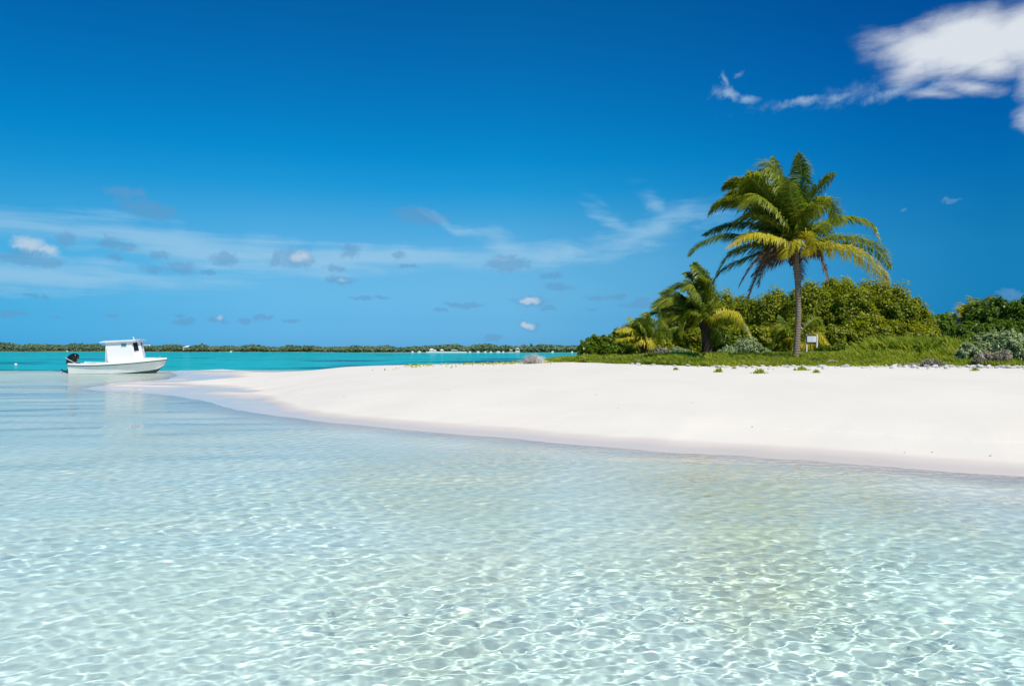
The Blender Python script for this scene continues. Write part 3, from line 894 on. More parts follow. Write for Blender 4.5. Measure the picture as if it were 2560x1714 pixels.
bush('dry_shrub', 'bare grey twiggy shrub in front of the large silvery shrub', 'shrub',
     [(2470, 896, 20.9, 34, 15), (2505, 890, 20.8, 24, 13)], 3000, .045, 'dry_twig', asp=5, clump=.3)
bush('mangrove_bush', 'round dark green bush at the left tip of the grass', 'shrub',
     [(1468, 876, 32, 26, 26), (1482, 862, 32.5, 24, 22), (1512, 868, 33, 30, 30)], 15000, .12, 'mangrove', 'green bushes at the left end of the vegetation')
bush('mangrove_bush', 'green bush behind the short yellow-fronded palm', 'shrub',
     [(1548, 862, 39, 38, 34), (1590, 864, 39, 36, 32)], 13000, .14, 'mangrove', 'green bushes at the left end of the vegetation')
bush('leafy_shrub', 'green shrub between the short palm and the windswept palm', 'shrub',
     [(1640, 862, 42, 40, 30), (1685, 864, 44, 40, 30), (1725, 872, 44, 40, 22)], 13000, .14, 'grape')
bush('leafy_shrub', 'green shrub below the windswept palm, right of its trunk', 'shrub',
     [(1800, 862, 46, 45, 30), (1850, 860, 46, 50, 32)], 9000, .16, 'mangrove')
bush('silver_shrub', 'silvery shrub left of the dark palm trunk', 'shrub',
     [(1694, 881, 37, 26, 14), (1716, 886, 37, 22, 10)], 7000, .07, 'silver', asp=2.4, clump=.3)
bush('silver_shrub', 'rounded silvery shrub right of the dark palm trunk', 'shrub',
     [(1868, 868, 36, 38, 22), (1825, 880, 36, 34, 14), (1900, 882, 36, 30, 13)], 13000, .07, 'silver', asp=2.4, clump=.3)
bush('dry_shrub', 'grey leafless shrub below the short palm', 'shrub', [(1650, 882, 34, 22, 13), (1664, 884, 34, 14, 10)], 2600, .05, 'dry_twig', asp=5)
bush('dry_shrub', 'low faded shrub on the grass right of the sign', 'shrub', [(2200, 874, 31, 34, 11), (2235, 880, 30, 26, 9)], 3800, .06, 'dry_twig', asp=3.5)
bush('dry_shrub', 'low faded shrub on the grass near the bright green shrub', 'shrub', [(2320, 878, 28, 36, 10), (2355, 884, 27, 26, 9)], 3800, .06, 'dry_twig', asp=3.5)
bush('leafy_shrub', 'low green ground shrub below the tallest olive tree', 'shrub', [(2110, 874, 34, 50, 12), (2150, 880, 33, 40, 10), (2075, 876, 35, 40, 12)], 6500, .09, 'mangrove')
bush('leafy_shrub', 'low green ground shrub right of the faded shrubs', 'shrub', [(2270, 872, 33, 50, 12), (2380, 884, 26, 40, 12)], 6000, .09, 'mangrove')
for i_, (px_, D_, ry_) in enumerate([(1640, 50, 18), (1745, 53, 22), (1860, 53, 22), (1965, 51, 22), (2070, 51, 24), (2180, 50, 24), (2290, 50, 22), (2395, 47, 22), (2490, 45, 24), (2580, 44, 24)]):
    bush('leafy_shrub', 'dark understorey shrub ' + ('behind the short yellow-fronded palm', 'behind the windswept palm crown', 'behind the rounded silvery shrub', 'left of the ringed palm trunk', 'directly behind the sign', 'under the sloping olive tree', 'at the low end of the olive trees',
         'below the dark dip in the bushes', 'left below the fresh green tree', 'right below the fresh green tree')[i_], 'shrub', [(px_ - 22, 872, D_, 40, ry_ * .8), (px_ + 24, 868, D_ + 1, 44, ry_)], 5000, .17, 'deep_leaf', 'understorey shrubs beneath the trees', stems=2)
bush('dry_heap', 'brown heap of dry brush on the edge of the sand', 'brush heap', [(2328, 911, 20.6, 22, 8), (2345, 913, 20.5, 12, 6)], 1800, .045, 'dry_twig', asp=6, stems=4)

# conifer spike far behind
cbase = at(2300, 800, 75); cbase[2] = gz(cbase[0], 75)
ct = empty('conifer', cbase)
tag(ct, 'thin dark pointed conifer poking up behind the olive bushes', 'tree')
hgt = at(2300, 752, 75)[2] - cbase[2]
MB().tube([(0, 0, 0), (0, 0, hgt)], [.12, .02], 6).build('trunk', M['dark_bark'], ct)
k = 2200
h = rng.uniform(.25, 1, k)
a = rng.uniform(0, 6.28, k); r_ = (1 - h) * 1.3 * rng.uniform(.2, 1, k) + .05
P = np.stack([np.cos(a) * r_, np.sin(a) * r_, h * hgt - r_ * .2], 1)
quads('crown', leaf_cloud(P, P * [1, 1, 0] + [0, 0, .4], .16, 2), M['deep_leaf'], ct)


# the whitened, leafless shrub on the crest of the beach
def twig_shrub(name, label, cat, c, R, H, mat, n=420):
    b = MB()
    for k in range(n):
        a = rng.uniform(0, 6.28); e = rng.uniform(.12, 1.5)
        d = np.array((math.cos(a) * math.cos(e), math.sin(a) * math.cos(e), math.sin(e)))
        ln = 1 / math.sqrt((math.cos(e) / R) ** 2 + (math.sin(e) / H) ** 2) * rng.uniform(.7, 1.05)
        p0 = np.array((rng.uniform(-.2, .2) * R, rng.uniform(-.2, .2) * R, 0))
        p1 = d * ln * .55 + rng.normal(0, .05, 3) * R
        p2 = d * ln
        b.tube([p0, p1, p2], [.012, .009, .005], 3, rng.random())
        for j in range(2):
            q = p1 + (p2 - p1) * rng.uniform(0, .8)
            b.tube([q, q + (d + rng.normal(0, .6, 3)) * ln * .25], [.007, .003], 3, rng.random())
    o = b.build(name, M[mat])
    o.location = c
    return tag(o, label, cat)


p = at(1333, 908, 28.6); p[2] = gz(p[0], 28.6)
twig_shrub('bleached_shrub', 'bleached white leafless shrub on the crest of the bare sand', 'shrub', p, .60, .34, 'white_twig')
p = at(1598, 905, 24.9); p[2] = gz(p[0], 24.9)
twig_shrub('bleached_shrub', 'small pale leafless plant at the front of the grass', 'shrub', p, .14, .16, 'white_twig', 60)

# ------------------------------------------------------------------ grass
def blades(n, xr, y0, y1, hgt, name, label, dens=None, mat='grass'):
    x = rng.uniform(*xr, n * 3)
    e = grass_edge(x) + .9 * vnoise(x, x * 0 + 3, 1.3, 61, 4)
    v = rng.random(n * 3)
    y = e + y0 + (v ** 1.7) * (y1 - y0)
    ok = (np.abs(x / y) < .86) & (height(x, y, False) > .8)
    cl = vnoise(x, y, .8, 62, 3)
    ok &= rng.random(n * 3) < sstep(-.45, .1, cl) * sstep(-.4, .9, y - e) + .12
    x, y = x[ok][:n], y[ok][:n]; cl = cl[ok][:n]
    m = len(x)
    z = height(x, y)
    h = hgt * rng.uniform(.5, 1.3, m) * (.75 + .5 * sstep(-.3, .5, cl)) * np.clip(.55 + (y - np.interp(x, GX, GY)) * .12, .5, 1.15) * (1 + 1.9 * sstep(3, 9, y - np.interp(x, GX, GY)) * sstep(.475, .55, x / y) * (.5 + .5 * sstep(-.3, .4, vnoise(x, y, 2.0, 64, 2))))
    a = rng.uniform(0, 6.28, m)
    w = rng.uniform(.012, .022, m) * np.clip(y / 22, 1, 2)
    lean = np.stack([rng.normal(-.25, .35, m), rng.normal(0, .35, m)], 1) * h[:, None]
    sx, sy = np.cos(a) * w, np.sin(a) * w
    p0 = np.stack([x - sx, y - sy, z - .01], 1); p1 = np.stack([x + sx, y + sy, z - .01], 1)
    p2 = np.stack([x + lean[:, 0] + sx * .2, y + lean[:, 1] + sy * .2, z + h], 1)
    p3 = np.stack([x + lean[:, 0] * .35 - sx, y + lean[:, 1] * .35 - sy, z + h * .6], 1)
    V = np.stack([p0, p1, p2, p3], 1)
    t = np.clip(.42 + .5 * vnoise(x, y, 2.4, 63, 3) + rng.normal(0, .18, m), 0, 1)
    o = quads(name, V, M[mat], None, t)
    return tag(o, label, 'grass', None, 'stuff')


blades(190000, (0, 34), 0, 26, .22, 'grass', 'green grass covering the top of the island')

# little plants scattered on the white sand in front of the grass
def tuft(px, py, r, h, n=70, mat='grass', label='small green tuft growing on the white sand'):
    for D in np.arange(30, 8, -.1):
        p = at(px, py, D); g = gz(p[0], D)
        if HZ + (EYE - g) * F / D >= py: break
    p[2] = g
    V = []
    for k in range(n):
        a = rng.uniform(0, 6.28); rr = r * abs(rng.normal(0, .55))
        b = np.array((math.cos(a) * rr, math.sin(a) * rr * .7, -.005))
        d = np.array((rng.normal(-.1, .35), rng.normal(0, .35), 1)) * h * rng.uniform(.4, 1.25) * math.exp(-(rr / r) ** 2)
        w = np.array((rng.normal(), rng.normal(), 0)); w *= .014 / np.linalg.norm(w)
        V.append([b - w, b + w, b + d, b + d * .55 - w])
    o = quads('grass_tuft', V, M[mat])
    o.location = p
    return tag(o, label, 'plant', 'small tufts on the white sand')


for px, py, r, h, lab in [(1689, 924, .10, .09, 'leftmost tiny green tuft on the sand below the tree shade'), (1797, 929, .13, .14, 'dark green tuft on the sand in front of the shaded grass'),
                          (1899, 932, .20, .15, 'largest leafy tuft standing alone on the sand left of the palm trunk'), (2004, 925, .24, .13, 'wide pale green tuft among the stones under the palm trunk'),
                          (2040, 931, .11, .10, 'small tuft on the sand below the sign'), (1835, 921, .08, .07, 'tiny tuft beside the shaded grass edge'),
                          (2437, 925, .12, .10, 'green tuft between the stones below the silvery shrub')]:
    tuft(px, py, r, h, int(60 + r * 400), label=lab)

# sprinkle of low runners on the crest, left of the grass
x = rng.uniform(-6, 3.2, 1100); y = 29.5 + rng.normal(0, .8, 1100) + .03 * x ** 2
x, y = x[vnoise(x, y, 1.1, 66, 2) > .05 - .12 * (x > -1)], y[vnoise(x, y, 1.1, 66, 2) > .05 - .12 * (x > -1)]
z = height(x, y)
P = np.stack([x, y, z + rng.uniform(.0, .07, len(x))], 1)
tag(quads('creeping_ground_cover', leaf_cloud(P, np.tile((0, -.5, .6), (len(x), 1)), .06, 1.6), M['grass']), 'thin yellow-green runners creeping along the sand crest', 'ground cover', None, 'stuff')

# ------------------------------------------------------------------ stones, driftwood, fallen fronds
def stone_mesh(seed):
    import bmesh
    bm = bmesh.new()
    bmesh.ops.create_icosphere(bm, subdivisions=2, radius=1)
    g = np.random.default_rng(seed)
    f = g.normal(0, 1, (3, 3)); ph = g.uniform(0, 6, 3)
    for v in bm.verts:
        p = np.array(v.co)
        k = 1 + .18 * sum(math.sin(2.2 * float(f[i] @ p) + ph[i]) for i in range(3)) + g.normal(0, .04)
        v.co = Vector(p * k * np.array((1.25, .95, .62)))
    me = bpy.data.meshes.new('stone')
    bm.to_mesh(me); bm.free()
    me.materials.append(M['rock'])
    return me


SM = [stone_mesh(i) for i in range(7)]
cnt = 0
while cnt < 260:
    x = rng.uniform(4.2, 17.2) if rng.random() < .8 else rng.uniform(9, 17)
    if rng.random() > .25 + .75 * sstep(4, 9, x): continue
    e = float(grass_edge(x))
    y = e - abs(rng.normal(.15, .6)) + rng.uniform(-.1, .1)
    if abs(x / y) > .80: continue
    o = bpy.data.objects.new('stone', SM[cnt % 7])
    s_ = float(np.clip(rng.lognormal(-3.2, .42), .022, .085))
    o.scale = (s_, s_ * rng.uniform(.7, 1.2), s_ * rng.uniform(.7, 1.2))
    o.rotation_euler = (rng.uniform(-.3, .3), rng.uniform(-.3, .3), rng.uniform(0, 6.28))
    o.location = (x, y, gz(x, y) + s_ * .22)
    col.objects.link(o)
    tag(o, 'white coral stone in the band of stones along the grass edge', 'stone', 'white coral stones between sand and grass')
    cnt += 1


for i_, (px_, py_) in enumerate([(2330, 1127), (2475, 1135), (2260, 1128), (1545, 1019), (1310, 1060), (2030, 1030), (1730, 1006), (2210, 1012), (1120, 975), (1880, 1065), (2440, 1040), (2100, 975), (1490, 985), (860, 990)]):
    for D in np.arange(40, 7, -.05):
        p = at(px_, py_, D); g = gz(p[0], D)
        if HZ + (EYE - g) * F / D >= py_: break
    o = bpy.data.objects.new('shell', SM[i_ % 7])
    k_ = rng.uniform(.010, .018)
    o.scale = (k_, k_ * .8, k_ * .7); o.rotation_euler = (.2, .1, rng.uniform(0, 6)); o.location = (p[0], D, g + k_ * .2)
    col.objects.link(o)
    tag(o, 'tiny broken shell lying alone on the bare white sand', 'shell', 'tiny shells scattered on the bare sand')


def log_(px, D, ln, rot, rad, label, mat='wood'):
    p = at(px, 900, D); p[2] = gz(p[0], D) + rad * .7
    b = MB()
    q = catmull([(-ln / 2, 0, 0), (-ln * .1, rng.uniform(-.05, .05), rad * 1.2), (ln / 2, rng.uniform(-.08, .08), 0)], 9)
    b.tube(q, rad * np.array([.5, .8, 1, .95, 1, .85, .8, .6, .35]), 7)
    for k in range(3):
        o = q[2 + 2 * k]
        b.tube([o, o + np.array((rng.uniform(-.2, .3), rng.uniform(-.2, .2), rng.uniform(.05, .22))) * ln * .35], [rad * .4, rad * .12], 5)
    o = b.build('driftwood', M[mat], smooth=True)
    o.location = p; o.rotation_euler = (0, 0, rot)
    return tag(o, label, 'driftwood', 'driftwood along the grass edge')


log_(1905, 22.0, .9, .1, .05, 'grey-brown driftwood branch at the shaded grass edge, left of the palm trunk')
log_(1960, 22.6, 1.1, -.15, .045, 'long thin driftwood lying at the foot of the palm trunk')
log_(2085, 22.3, .7, .3, .06, 'short stub of driftwood on the grass edge right of the sign')
log_(2240, 21.2, .35, .6, .05, 'small dark piece of driftwood among the white stones')
log_(2290, 20.9, .9, .05, .035, 'thin driftwood stick left of the brown brush heap')
for px, D, lab, sg in [(2010, 23.6, 'dry brown fallen frond at the right foot of the palm trunk', 1), (1965, 23.9, 'dry brown fallen frond at the left foot of the palm trunk', -1)]:
    p = at(px, 900, D); p[2] = gz(p[0], D) + .05
    rt = empty('fallen_frond', p)
    tag(rt, lab, 'palm frond', 'fallen fronds under the palm')
    frond(rt, np.zeros(3), np.array([(sg * .25, 0, .06), (sg * .55, 0, .05), (sg * .85, 0, .0)]), -.25, 'b', .20, .7, (0, 0, .55), .35)


# ------------------------------------------------------------------ the sign on two posts
sp = at(2030, 890, 38); sp[2] = gz(sp[0], 38)
sg = empty('sign', sp)
tag(sg, 'small white notice board on two white posts right of the ringed palm trunk', 'sign')
k = 38 / F                                    # metres per photo pixel there
gx = lambda px: (px - 2030) * k
gzz = lambda py: EYE - (py - HZ) * k - sp[2]
MB().box((gx(2040.5), -.04, -.1), (gx(2044), .04, gzz(835))).build('post', M['white_paint'], sg)
MB().box((gx(2015), -.04, gzz(884) - .06), (gx(2018), .04, gzz(835.5))).build('post', M['white_paint'], sg)
bd = MB().box((gx(2015.5), -.075, gzz(857.5)), (gx(2040), -.043, gzz(837))).build('board', M['dark_board'], sg)
MB().box((gx(2016.6), -.088, gzz(854.8)), (gx(2038.8), -.078, gzz(840))).build('notice', M['sign_face'], bd)
b = MB()
for i, wd in enumerate((.86, .7, .8, .5, .74)):
    zz = gzz(842.3 + i * 2.6)
    x0 = gx(2018.2)
    while x0 < gx(2018.2 + 19 * wd):
        w_ = rng.uniform(.02, .06)
        b.box((x0, -.0905, zz - .007), (x0 + w_, -.089, zz + .007))
        x0 += w_ + .016
b.build('lettering', M['grey'], bd)
MB().box((gx(2015), -.03, gzz(885.2)), (gx(2044), .03, gzz(883.2))).build('rail', M['dark_board'], sg)
MB().box((gx(2018), -.035, gzz(859.5)), (gx(2040.5), .035, gzz(857.7))).build('rail', M['dark_board'], sg)
dk = MB()
prof = [(.0, 0), (.07, 0), (.085, .06), (.085, .15), (.05, .19), (.045, .22), (0, .22)]
th = np.arange(12) / 12 * 6.2832
V = np.vstack([np.stack([r * np.cos(th), r * np.sin(th), np.full(12, z)], 1) for r, z in prof])
dk.add(V, [(a * 12 + i, a * 12 + (i + 1) % 12, (a + 1) * 12 + (i + 1) % 12, (a + 1) * 12 + i) for a in range(6) for i in range(12)])
o = dk.build('jug', M['dark_board'], smooth=True)
o.location = (sp[0] + gx(2030), sp[1], sp[2] + gzz(883.2))
tag(o, 'small dark container standing on the lower rail between the sign posts', 'container')

# ------------------------------------------------------------------ the boat
BX, BY = -29.2, 44.8
boat = empty('motorboat', (BX, BY, 0))
boat.rotation_euler = (.04, 0, 0)          # heels a little towards us
tag(boat, 'white cabin motorboat with black outboard motor lying in the shallows off the sand spit', 'boat')
n = 30
sx = np.linspace(0, 6.05, n)
st = [0, 1, 2, 3, 4, 4.8, 5.5, 5.85, 6.05]
hb = np.interp(sx, st, [.98, 1.03, 1.06, 1.06, .99, .82, .50, .24, .015])
hz = np.interp(sx, [0, 1, 2, 3, 4, 5, 6.05], [.555, .53, .545, .59, .66, .755, .875])
cb = np.interp(sx, st, [.90, .92, .93, .90, .74, .50, .22, .09, .01])
cz = np.interp(sx, [0, 2.9, 3.8, 4.6, 5.2, 5.7, 6.05], [.01, .01, .05, .11, .17, .26, .46])
cxs = sx - np.interp(sx, [4, 6.05], [0, .22])
kz = np.interp(sx, [0, 4.5, 5.2, 5.7, 6.05], [-.30, -.30, -.24, -.08, .30])
kx = sx - np.interp(sx, [4, 6.05], [0, .50])
CY = 1.05


def strip(rows, close=None):
    """rows: list of (n,3) polylines -> faces between them"""
    V = np.vstack(rows); m = len(rows[0]); f = []
    for a in range(len(rows) - 1):
        for i in range(m - 1):
            f.append((a * m + i, a * m + i + 1, (a + 1) * m + i + 1, (a + 1) * m + i))
    return V, f


def line(x, y, z, side):
    return np.stack([x, CY + side * y, z], 1)


b = MB()
for side in (-1, 1):
    mid = line((sx * .5 + cxs * .5), (hb * .5 + cb * .5) - .03 * np.sin(np.linspace(0, math.pi, n)), hz * .5 + cz * .5, side)
    b.add(*strip([line(sx, hb, hz, side), mid, line(cxs, cb, cz, side)]))
b.add([(0, CY - hb[0], hz[0]), (0, CY + hb[0], hz[0]), (0, CY + cb[0], cz[0]), (0, CY, kz[0]), (0, CY - cb[0], cz[0])], [(0, 1, 2, 3, 4)])
hull = b.build('hull', M['boat_hull'], boat, True)
b = MB()
for side in (-1, 1):
    b.add(*strip([line(cxs, cb, cz, side), line(kx, cb * 0, kz, side)]))
b.build('hull_bottom', M['bottom'], hull)
b = MB()
for side in (-1, 1):
    b.add(*strip([line(sx, hb + .004, hz - .042, side), line(sx + .01, hb + .03, hz - .036, side), line(sx + .01, hb + .03, hz + .026, side), line(sx, hb + .002, hz + .030, side)]))
b.build('rubbing_strake', M['boat_green'], hull)
# gunwale band and inside
gh = np.interp(sx, [0, 1, 2.2, 3.4, 4.5, 6.05], [.12, .12, .13, .16, .17, .12])
b = MB()
for side in (-1, 1):
    b.add(*strip([line(sx, hb + .001, hz + .01, side), line(sx - .01, hb - .02, hz + gh, side), line(sx - .02, np.maximum(hb - .15, .0), hz + gh + .012, side), line(sx[sx < 2.6] if False else sx - .02, np.maximum(hb - .17, 0), np.where(sx < 2.5, .16, hz + gh + .012), side)]))
b.box((-.02, .10, .50), (.10, 2.0, .60))
b.add([(0, .2, .17), (2.5, .2, .17), (2.5, 1.9, .17), (0, 1.9, .17)], [(0, 1, 2, 3)])
b.build('gunwale', M['boat_white'], boat, False)
# foredeck, slightly crowned
m_ = sx > 2.3
fx = sx[m_]; fh = (hz + gh + .012)[m_]; fb = np.maximum(hb[m_] - .15, 0)
rows = [line(fx - .02, fb * u, fh + .07 * (1 - u * u) * np.minimum(fb / .6, 1) + (.001 if abs(u) < 1 else 0), 1) for u in np.linspace(-1, 1, 9)]
fd = MB().add(*strip(rows)).build('foredeck', M['boat_white'], boat, True)
hb_ = MB(); hb_.box((4.75, .8, .955), (5.15, 1.3, 1.005)); hb_.build('hatch', M['boat_white'], fd)
cl_ = MB(); cl_.box((5.55, 1.02, 1.02), (5.6, 1.08, 1.06)); cl_.box((5.47, 1.03, 1.06), (5.68, 1.07, 1.075)); cl_.build('cleat', M['grey'], fd)
# cabin: five-sided, raked front
bot = [(2.36, .30, .62), (4.27, .30, .72), (4.50, CY, .80), (4.27, 1.80, .72), (2.36, 1.80, .62)]
top = [(2.36, .36, 2.04), (4.05, .36, 2.10), (4.20, CY, 2.17), (4.05, 1.74, 2.10), (2.36, 1.74, 2.04)]
b = MB().add(bot + top, [(0, 1, 6, 5), (1, 2, 7, 6), (2, 3, 8, 7), (3, 4, 9, 8), (4, 0, 5, 9), (5, 6, 7, 8, 9)])
cabin = b.build('cabin', M['boat_white'], boat)
bot, top = np.array(bot), np.array(top)


def on_face(i, j, u, v, off):
    """point on the cabin wall between corners i and j"""
    a = bot[i] * (1 - u) + bot[j] * u; c_ = top[i] * (1 - u) + top[j] * u
    nrm = np.cross(bot[j] - bot[i], top[i] - bot[i]); nrm /= np.linalg.norm(nrm)
    return a * (1 - v) + c_ * v + nrm * off


def window(i, j, u0, u1, v0, v1, mat, fw=.025):
    q = [on_face(i, j, u, v, .004) for u, v in ((u0, v0), (u1, v0), (u1, v1), (u0, v1))]
    pane_n = on_face(i, j, .5, .5, .006) - on_face(i, j, .5, .5, 0)
    fr = MB()
    du = fw / np.linalg.norm(bot[j] - bot[i]); dv = fw / 1.35
    outer = [(u0 - du, v0 - dv), (u1 + du, v0 - dv), (u1 + du, v1 + dv), (u0 - du, v1 + dv)]
    inner = [(u0, v0), (u1, v0), (u1, v1), (u0, v1)]
    for a in range(4):
        c2 = (a + 1) % 4
        P = [on_face(i, j, *outer[a], .003), on_face(i, j, *outer[c2], .003), on_face(i, j, *inner[c2], .003), on_face(i, j, *inner[a], .003)]
        fr.prism(P, pane_n * 2.2)
    f = fr.build('window', M['boat_white'], cabin)
    MB().prism(q, pane_n * .5).build('pane', M[mat], f)


window(0, 1, .60, .80, .78, .92, 'blue_glass')
window(1, 2, .15, .72, .52, .93, 'glass')
window(2, 3, .18, .80, .52, .93, 'glass')
window(3, 4, .25, .5, .70, .92, 'blue_glass')
door_ = MB().box((2.345, .8, .70), (2.357, 1.35, 1.9)).build('door', M['glass'], cabin)
b = MB()
us = np.linspace(-1, 1, 9); xs = np.linspace(2.02, 4.42, 7)
rows = []
rt_ = lambda x, u: 2.06 + .045 * (x - 2) + .08 * (1 - u * u)
for u in us:
    rows.append(np.array([(x - (.16 * u * u if x > 4.3 else 0), CY + u * .82, rt_(x, u)) for x in xs]))
rows2 = [r - (0, 0, .035) for r in rows[::-1]]
V, f = strip(rows + rows2 + [rows[0]])
b.add(V, f)
for e in (0, -1):
    P = [r[e] for r in rows] + [r[e] for r in rows2]
    b.add(P, [tuple(range(len(P)))])
roof = b.build('cabin_roof', M['boat_white'], boat)
MB().tube([(3.72, 1.3, 2.15), (3.72, 1.3, 2.27), (3.66, 1.3, 2.40)], [.035, .03, .02], 8).build('antenna', M['white_paint'], roof)
# rod and rod holder by the cabin's after corner, stern seat, rope, cleats
MB().tube([(2.50, .245, .78), (2.48, .255, 1.2), (2.46, .27, 1.62)], [.022, .02, .018], 6).build('boathook', M['grey'], boat, True)
MB().box((2.46, .20, .70), (2.62, .28, .80)).build('boathook_bracket', M['beige'], boat)
MB().box((.55, .65, .17), (.95, 1.5, .62)).build('stern_box', M['beige'], boat)
MB().box((.53, .62, .622), (.97, 1.53, .66)).build('stern_box_lid', M['boat_white'], boat)
MB().tube(catmull([(.95, .5, .64), (1.3, .25, .668), (1.8, .16, .70), (2.3, .2, .76), (2.46, .24, .78)], 20), .012, 6).build('rope', M['beige'], boat, True)
# outboard motor, trimmed up a little
mo = empty('outboard_motor', (0, 0, 0)); mo.parent = boat
b = MB()
secs = []
for t_ in np.linspace(0, 1, 14):
    z_ = .62 + .68 * t_
    w_ = (np.interp(t_, [0, .08, .35, .7, .9, 1], [.20, .235, .27, .26, .19, .06]))
    l_ = (np.interp(t_, [0, .08, .35, .7, .9, 1], [.26, .33, .37, .34, .24, .07]))
    cxx = -.30 + .20 * (t_ - .3)
    th = np.arange(20) / 20 * 6.2832
    c_, s_ = np.cos(th), np.sin(th)
    e_ = .72
    secs.append(np.stack([cxx + l_ * np.sign(c_) * np.abs(c_) ** e_, CY + w_ * np.sign(s_) * np.abs(s_) ** e_, z_ + .10 * c_ * (1 - t_)], 1))
V = np.vstack(secs)
b.add(V, [(a * 20 + i, a * 20 + (i + 1) % 20, (a + 1) * 20 + (i + 1) % 20, (a + 1) * 20 + i) for a in range(13) for i in range(20)] + [tuple(range(20))[::-1], tuple(range(260, 280))])
cw = b.build('cowl', M['black_gloss'], boat, True)
b = MB()
for k2, (za, zb) in enumerate([(.93, .80), (.86, .72), (.80, .66)]):
    b.prism([(-.58 + .10 * k2, CY - .285, za + .09), (-.14 + .10 * k2, CY - .285, zb), (-.16 + .10 * k2, CY - .285, zb - .045), (-.56 + .10 * k2, CY - .285, za + .045)], (0, .03, 0))
b.build('cowl_stripe', M['stripe'], cw)
b = MB()
b.tube([(-.28, CY, .66), (-.42, CY, .42), (-.60, CY, .16), (-.68, CY, .02)], [.15, .12, .10, .08], 10, flat=.6)
b.box((-.10, .85, .35), (.06, 1.25, .66))
b.tube([(-.95, CY, .10), (-.62, CY, .03), (-.50, CY, .0)], [.05, .075, .04], 10)
leg_ = b.build('motor_leg', M['black_rub'], boat, True)
b = MB()
for a in (0, 2.09, 4.19):
    c_, s_ = math.cos(a), math.sin(a)
    b.prism([(-.97, CY, .10), (-1.0, CY + .16 * c_ - .05 * s_, .10 + .16 * s_ + .05 * c_), (-.96, CY + .17 * c_ + .04 * s_, .10 + .17 * s_ - .04 * c_)], (.015, 0, 0))
b.build('propeller', M['black_rub'], leg_)
for o in (cw, leg_):
    pass
bpy.data.objects.remove(mo)

# ------------------------------------------------------------------ mooring buoy
b = MB()
th = np.arange(14) / 14 * 6.2832
prof = [(0, -.10), (.09, -.08), (.15, 0), (.14, .08), (.08, .14), (.03, .15), (.03, .20), (0, .20)]
V = np.vstack([np.stack([r * np.cos(th), r * np.sin(th), np.full(14, z)], 1) for r, z in prof])
b.add(V, [(a * 14 + i, a * 14 + (i + 1) % 14, (a + 1) * 14 + (i + 1) % 14, (a + 1) * 14 + i) for a in range(7) for i in range(14)])
o = b.build('mooring_buoy', M['white_paint'], smooth=True)
o.location = (at(40, 912, 70)[0], 70, 0)
tag(o, 'white mooring buoy floating alone on the turquoise water left of the boat', 'buoy')

# ------------------------------------------------------------------ the far shore
n = 60000
px = rng.uniform(-300, 2700, n)
x0 = (px - 1280) / F
yf = np.full(n, 400.0)
for _ in range(8):
    yf = far_y(x0 * yf)
dd = rng.random(n)
y = yf + 3 + 26 * dd ** 1.3
x = x0 * y
top = np.interp(px, [-300, 0, 60, 300, 500, 800, 1000, 1250, 1320, 1400, 2700], [8.0, 7.4, 6.2, 6.1, 4.8, 3.6, 3.6, 4.6, 4.0, 3.9, 4]) * (.82 + .30 * vnoise(px, px * 0 + dd * 3, 26, 71, 4)) * (.55 + .45 * sstep(0, .5, dd))
z = .2 + top * rng.random(n) ** .55
P = np.stack([x, y, z], 1)
N = np.stack([rng.normal(0, .5, n), -np.ones(n) * .5, np.ones(n) * .9], 1)
o = quads('mangrove_forest', leaf_cloud(P, N, 1.15, 1.4, .6), M['far_leaf'], None, np.clip(.45 + .35 * vnoise(x, z * 4, 6, 73, 3) + rng.normal(0, .15, n), 0, 1))
tag(o, 'long low belt of green mangroves along the far shore', 'forest', None, 'stuff')


def far_at(px):
    y = 400.0
    for _ in range(8):
        y = float(far_y(np.array([(px - 1280) / F * y]))[0])
    return y


def far_tree(px, py, kind, label):
    D = far_at(px) + 20
    c = at(px, 880, D); c[2] = .3
    H = at(px, py, D)[2] - c[2]
    root = empty('palm_tree' if kind == 'p' else 'tall_tree', c)
    tag(root, label, 'palm tree' if kind == 'p' else 'tree', 'trees rising above the far mangroves')
    MB().tube([(0, 0, 0), (.1, 0, H * .5), (0, 0, H * .93)], [.22, .17, .14], 6).build('trunk', M['dark_bark'], root)
    if kind == 'p':
        V = []
        for k in range(16):
            a = rng.uniform(0, 6.28); e = rng.uniform(-.3, 1.2); L_ = 1.5
            d = np.array((math.cos(a) * math.cos(e), math.sin(a) * math.cos(e), math.sin(e)))
            s_ = np.cross(d, (0, 0, 1)); s_ /= np.linalg.norm(s_)
            o_ = np.array((0, 0, H * .88)); m1 = o_ + d * L_ * .55; m2 = o_ + d * L_ + np.array((0, 0, -.55))
            V.append([o_, m1 - s_ * .22 + (0, 0, -.1), m2, m1 + s_ * .22 + (0, 0, -.1)])
        quads('crown', V, M['far_leaf'], root)
    else:
        k = 260
        h = rng.uniform(.35, 1, k); a = rng.uniform(0, 6.28, k); r_ = (.4 + .6 * np.sin(h * 3)) * H * .16 * rng.uniform(.2, 1, k)
        P = np.stack([np.cos(a) * r_, np.sin(a) * r_, h * H], 1)
        quads('crown', leaf_cloud(P, P * [1, 1, .1], .6, 1.5), M['far_leaf'], root)


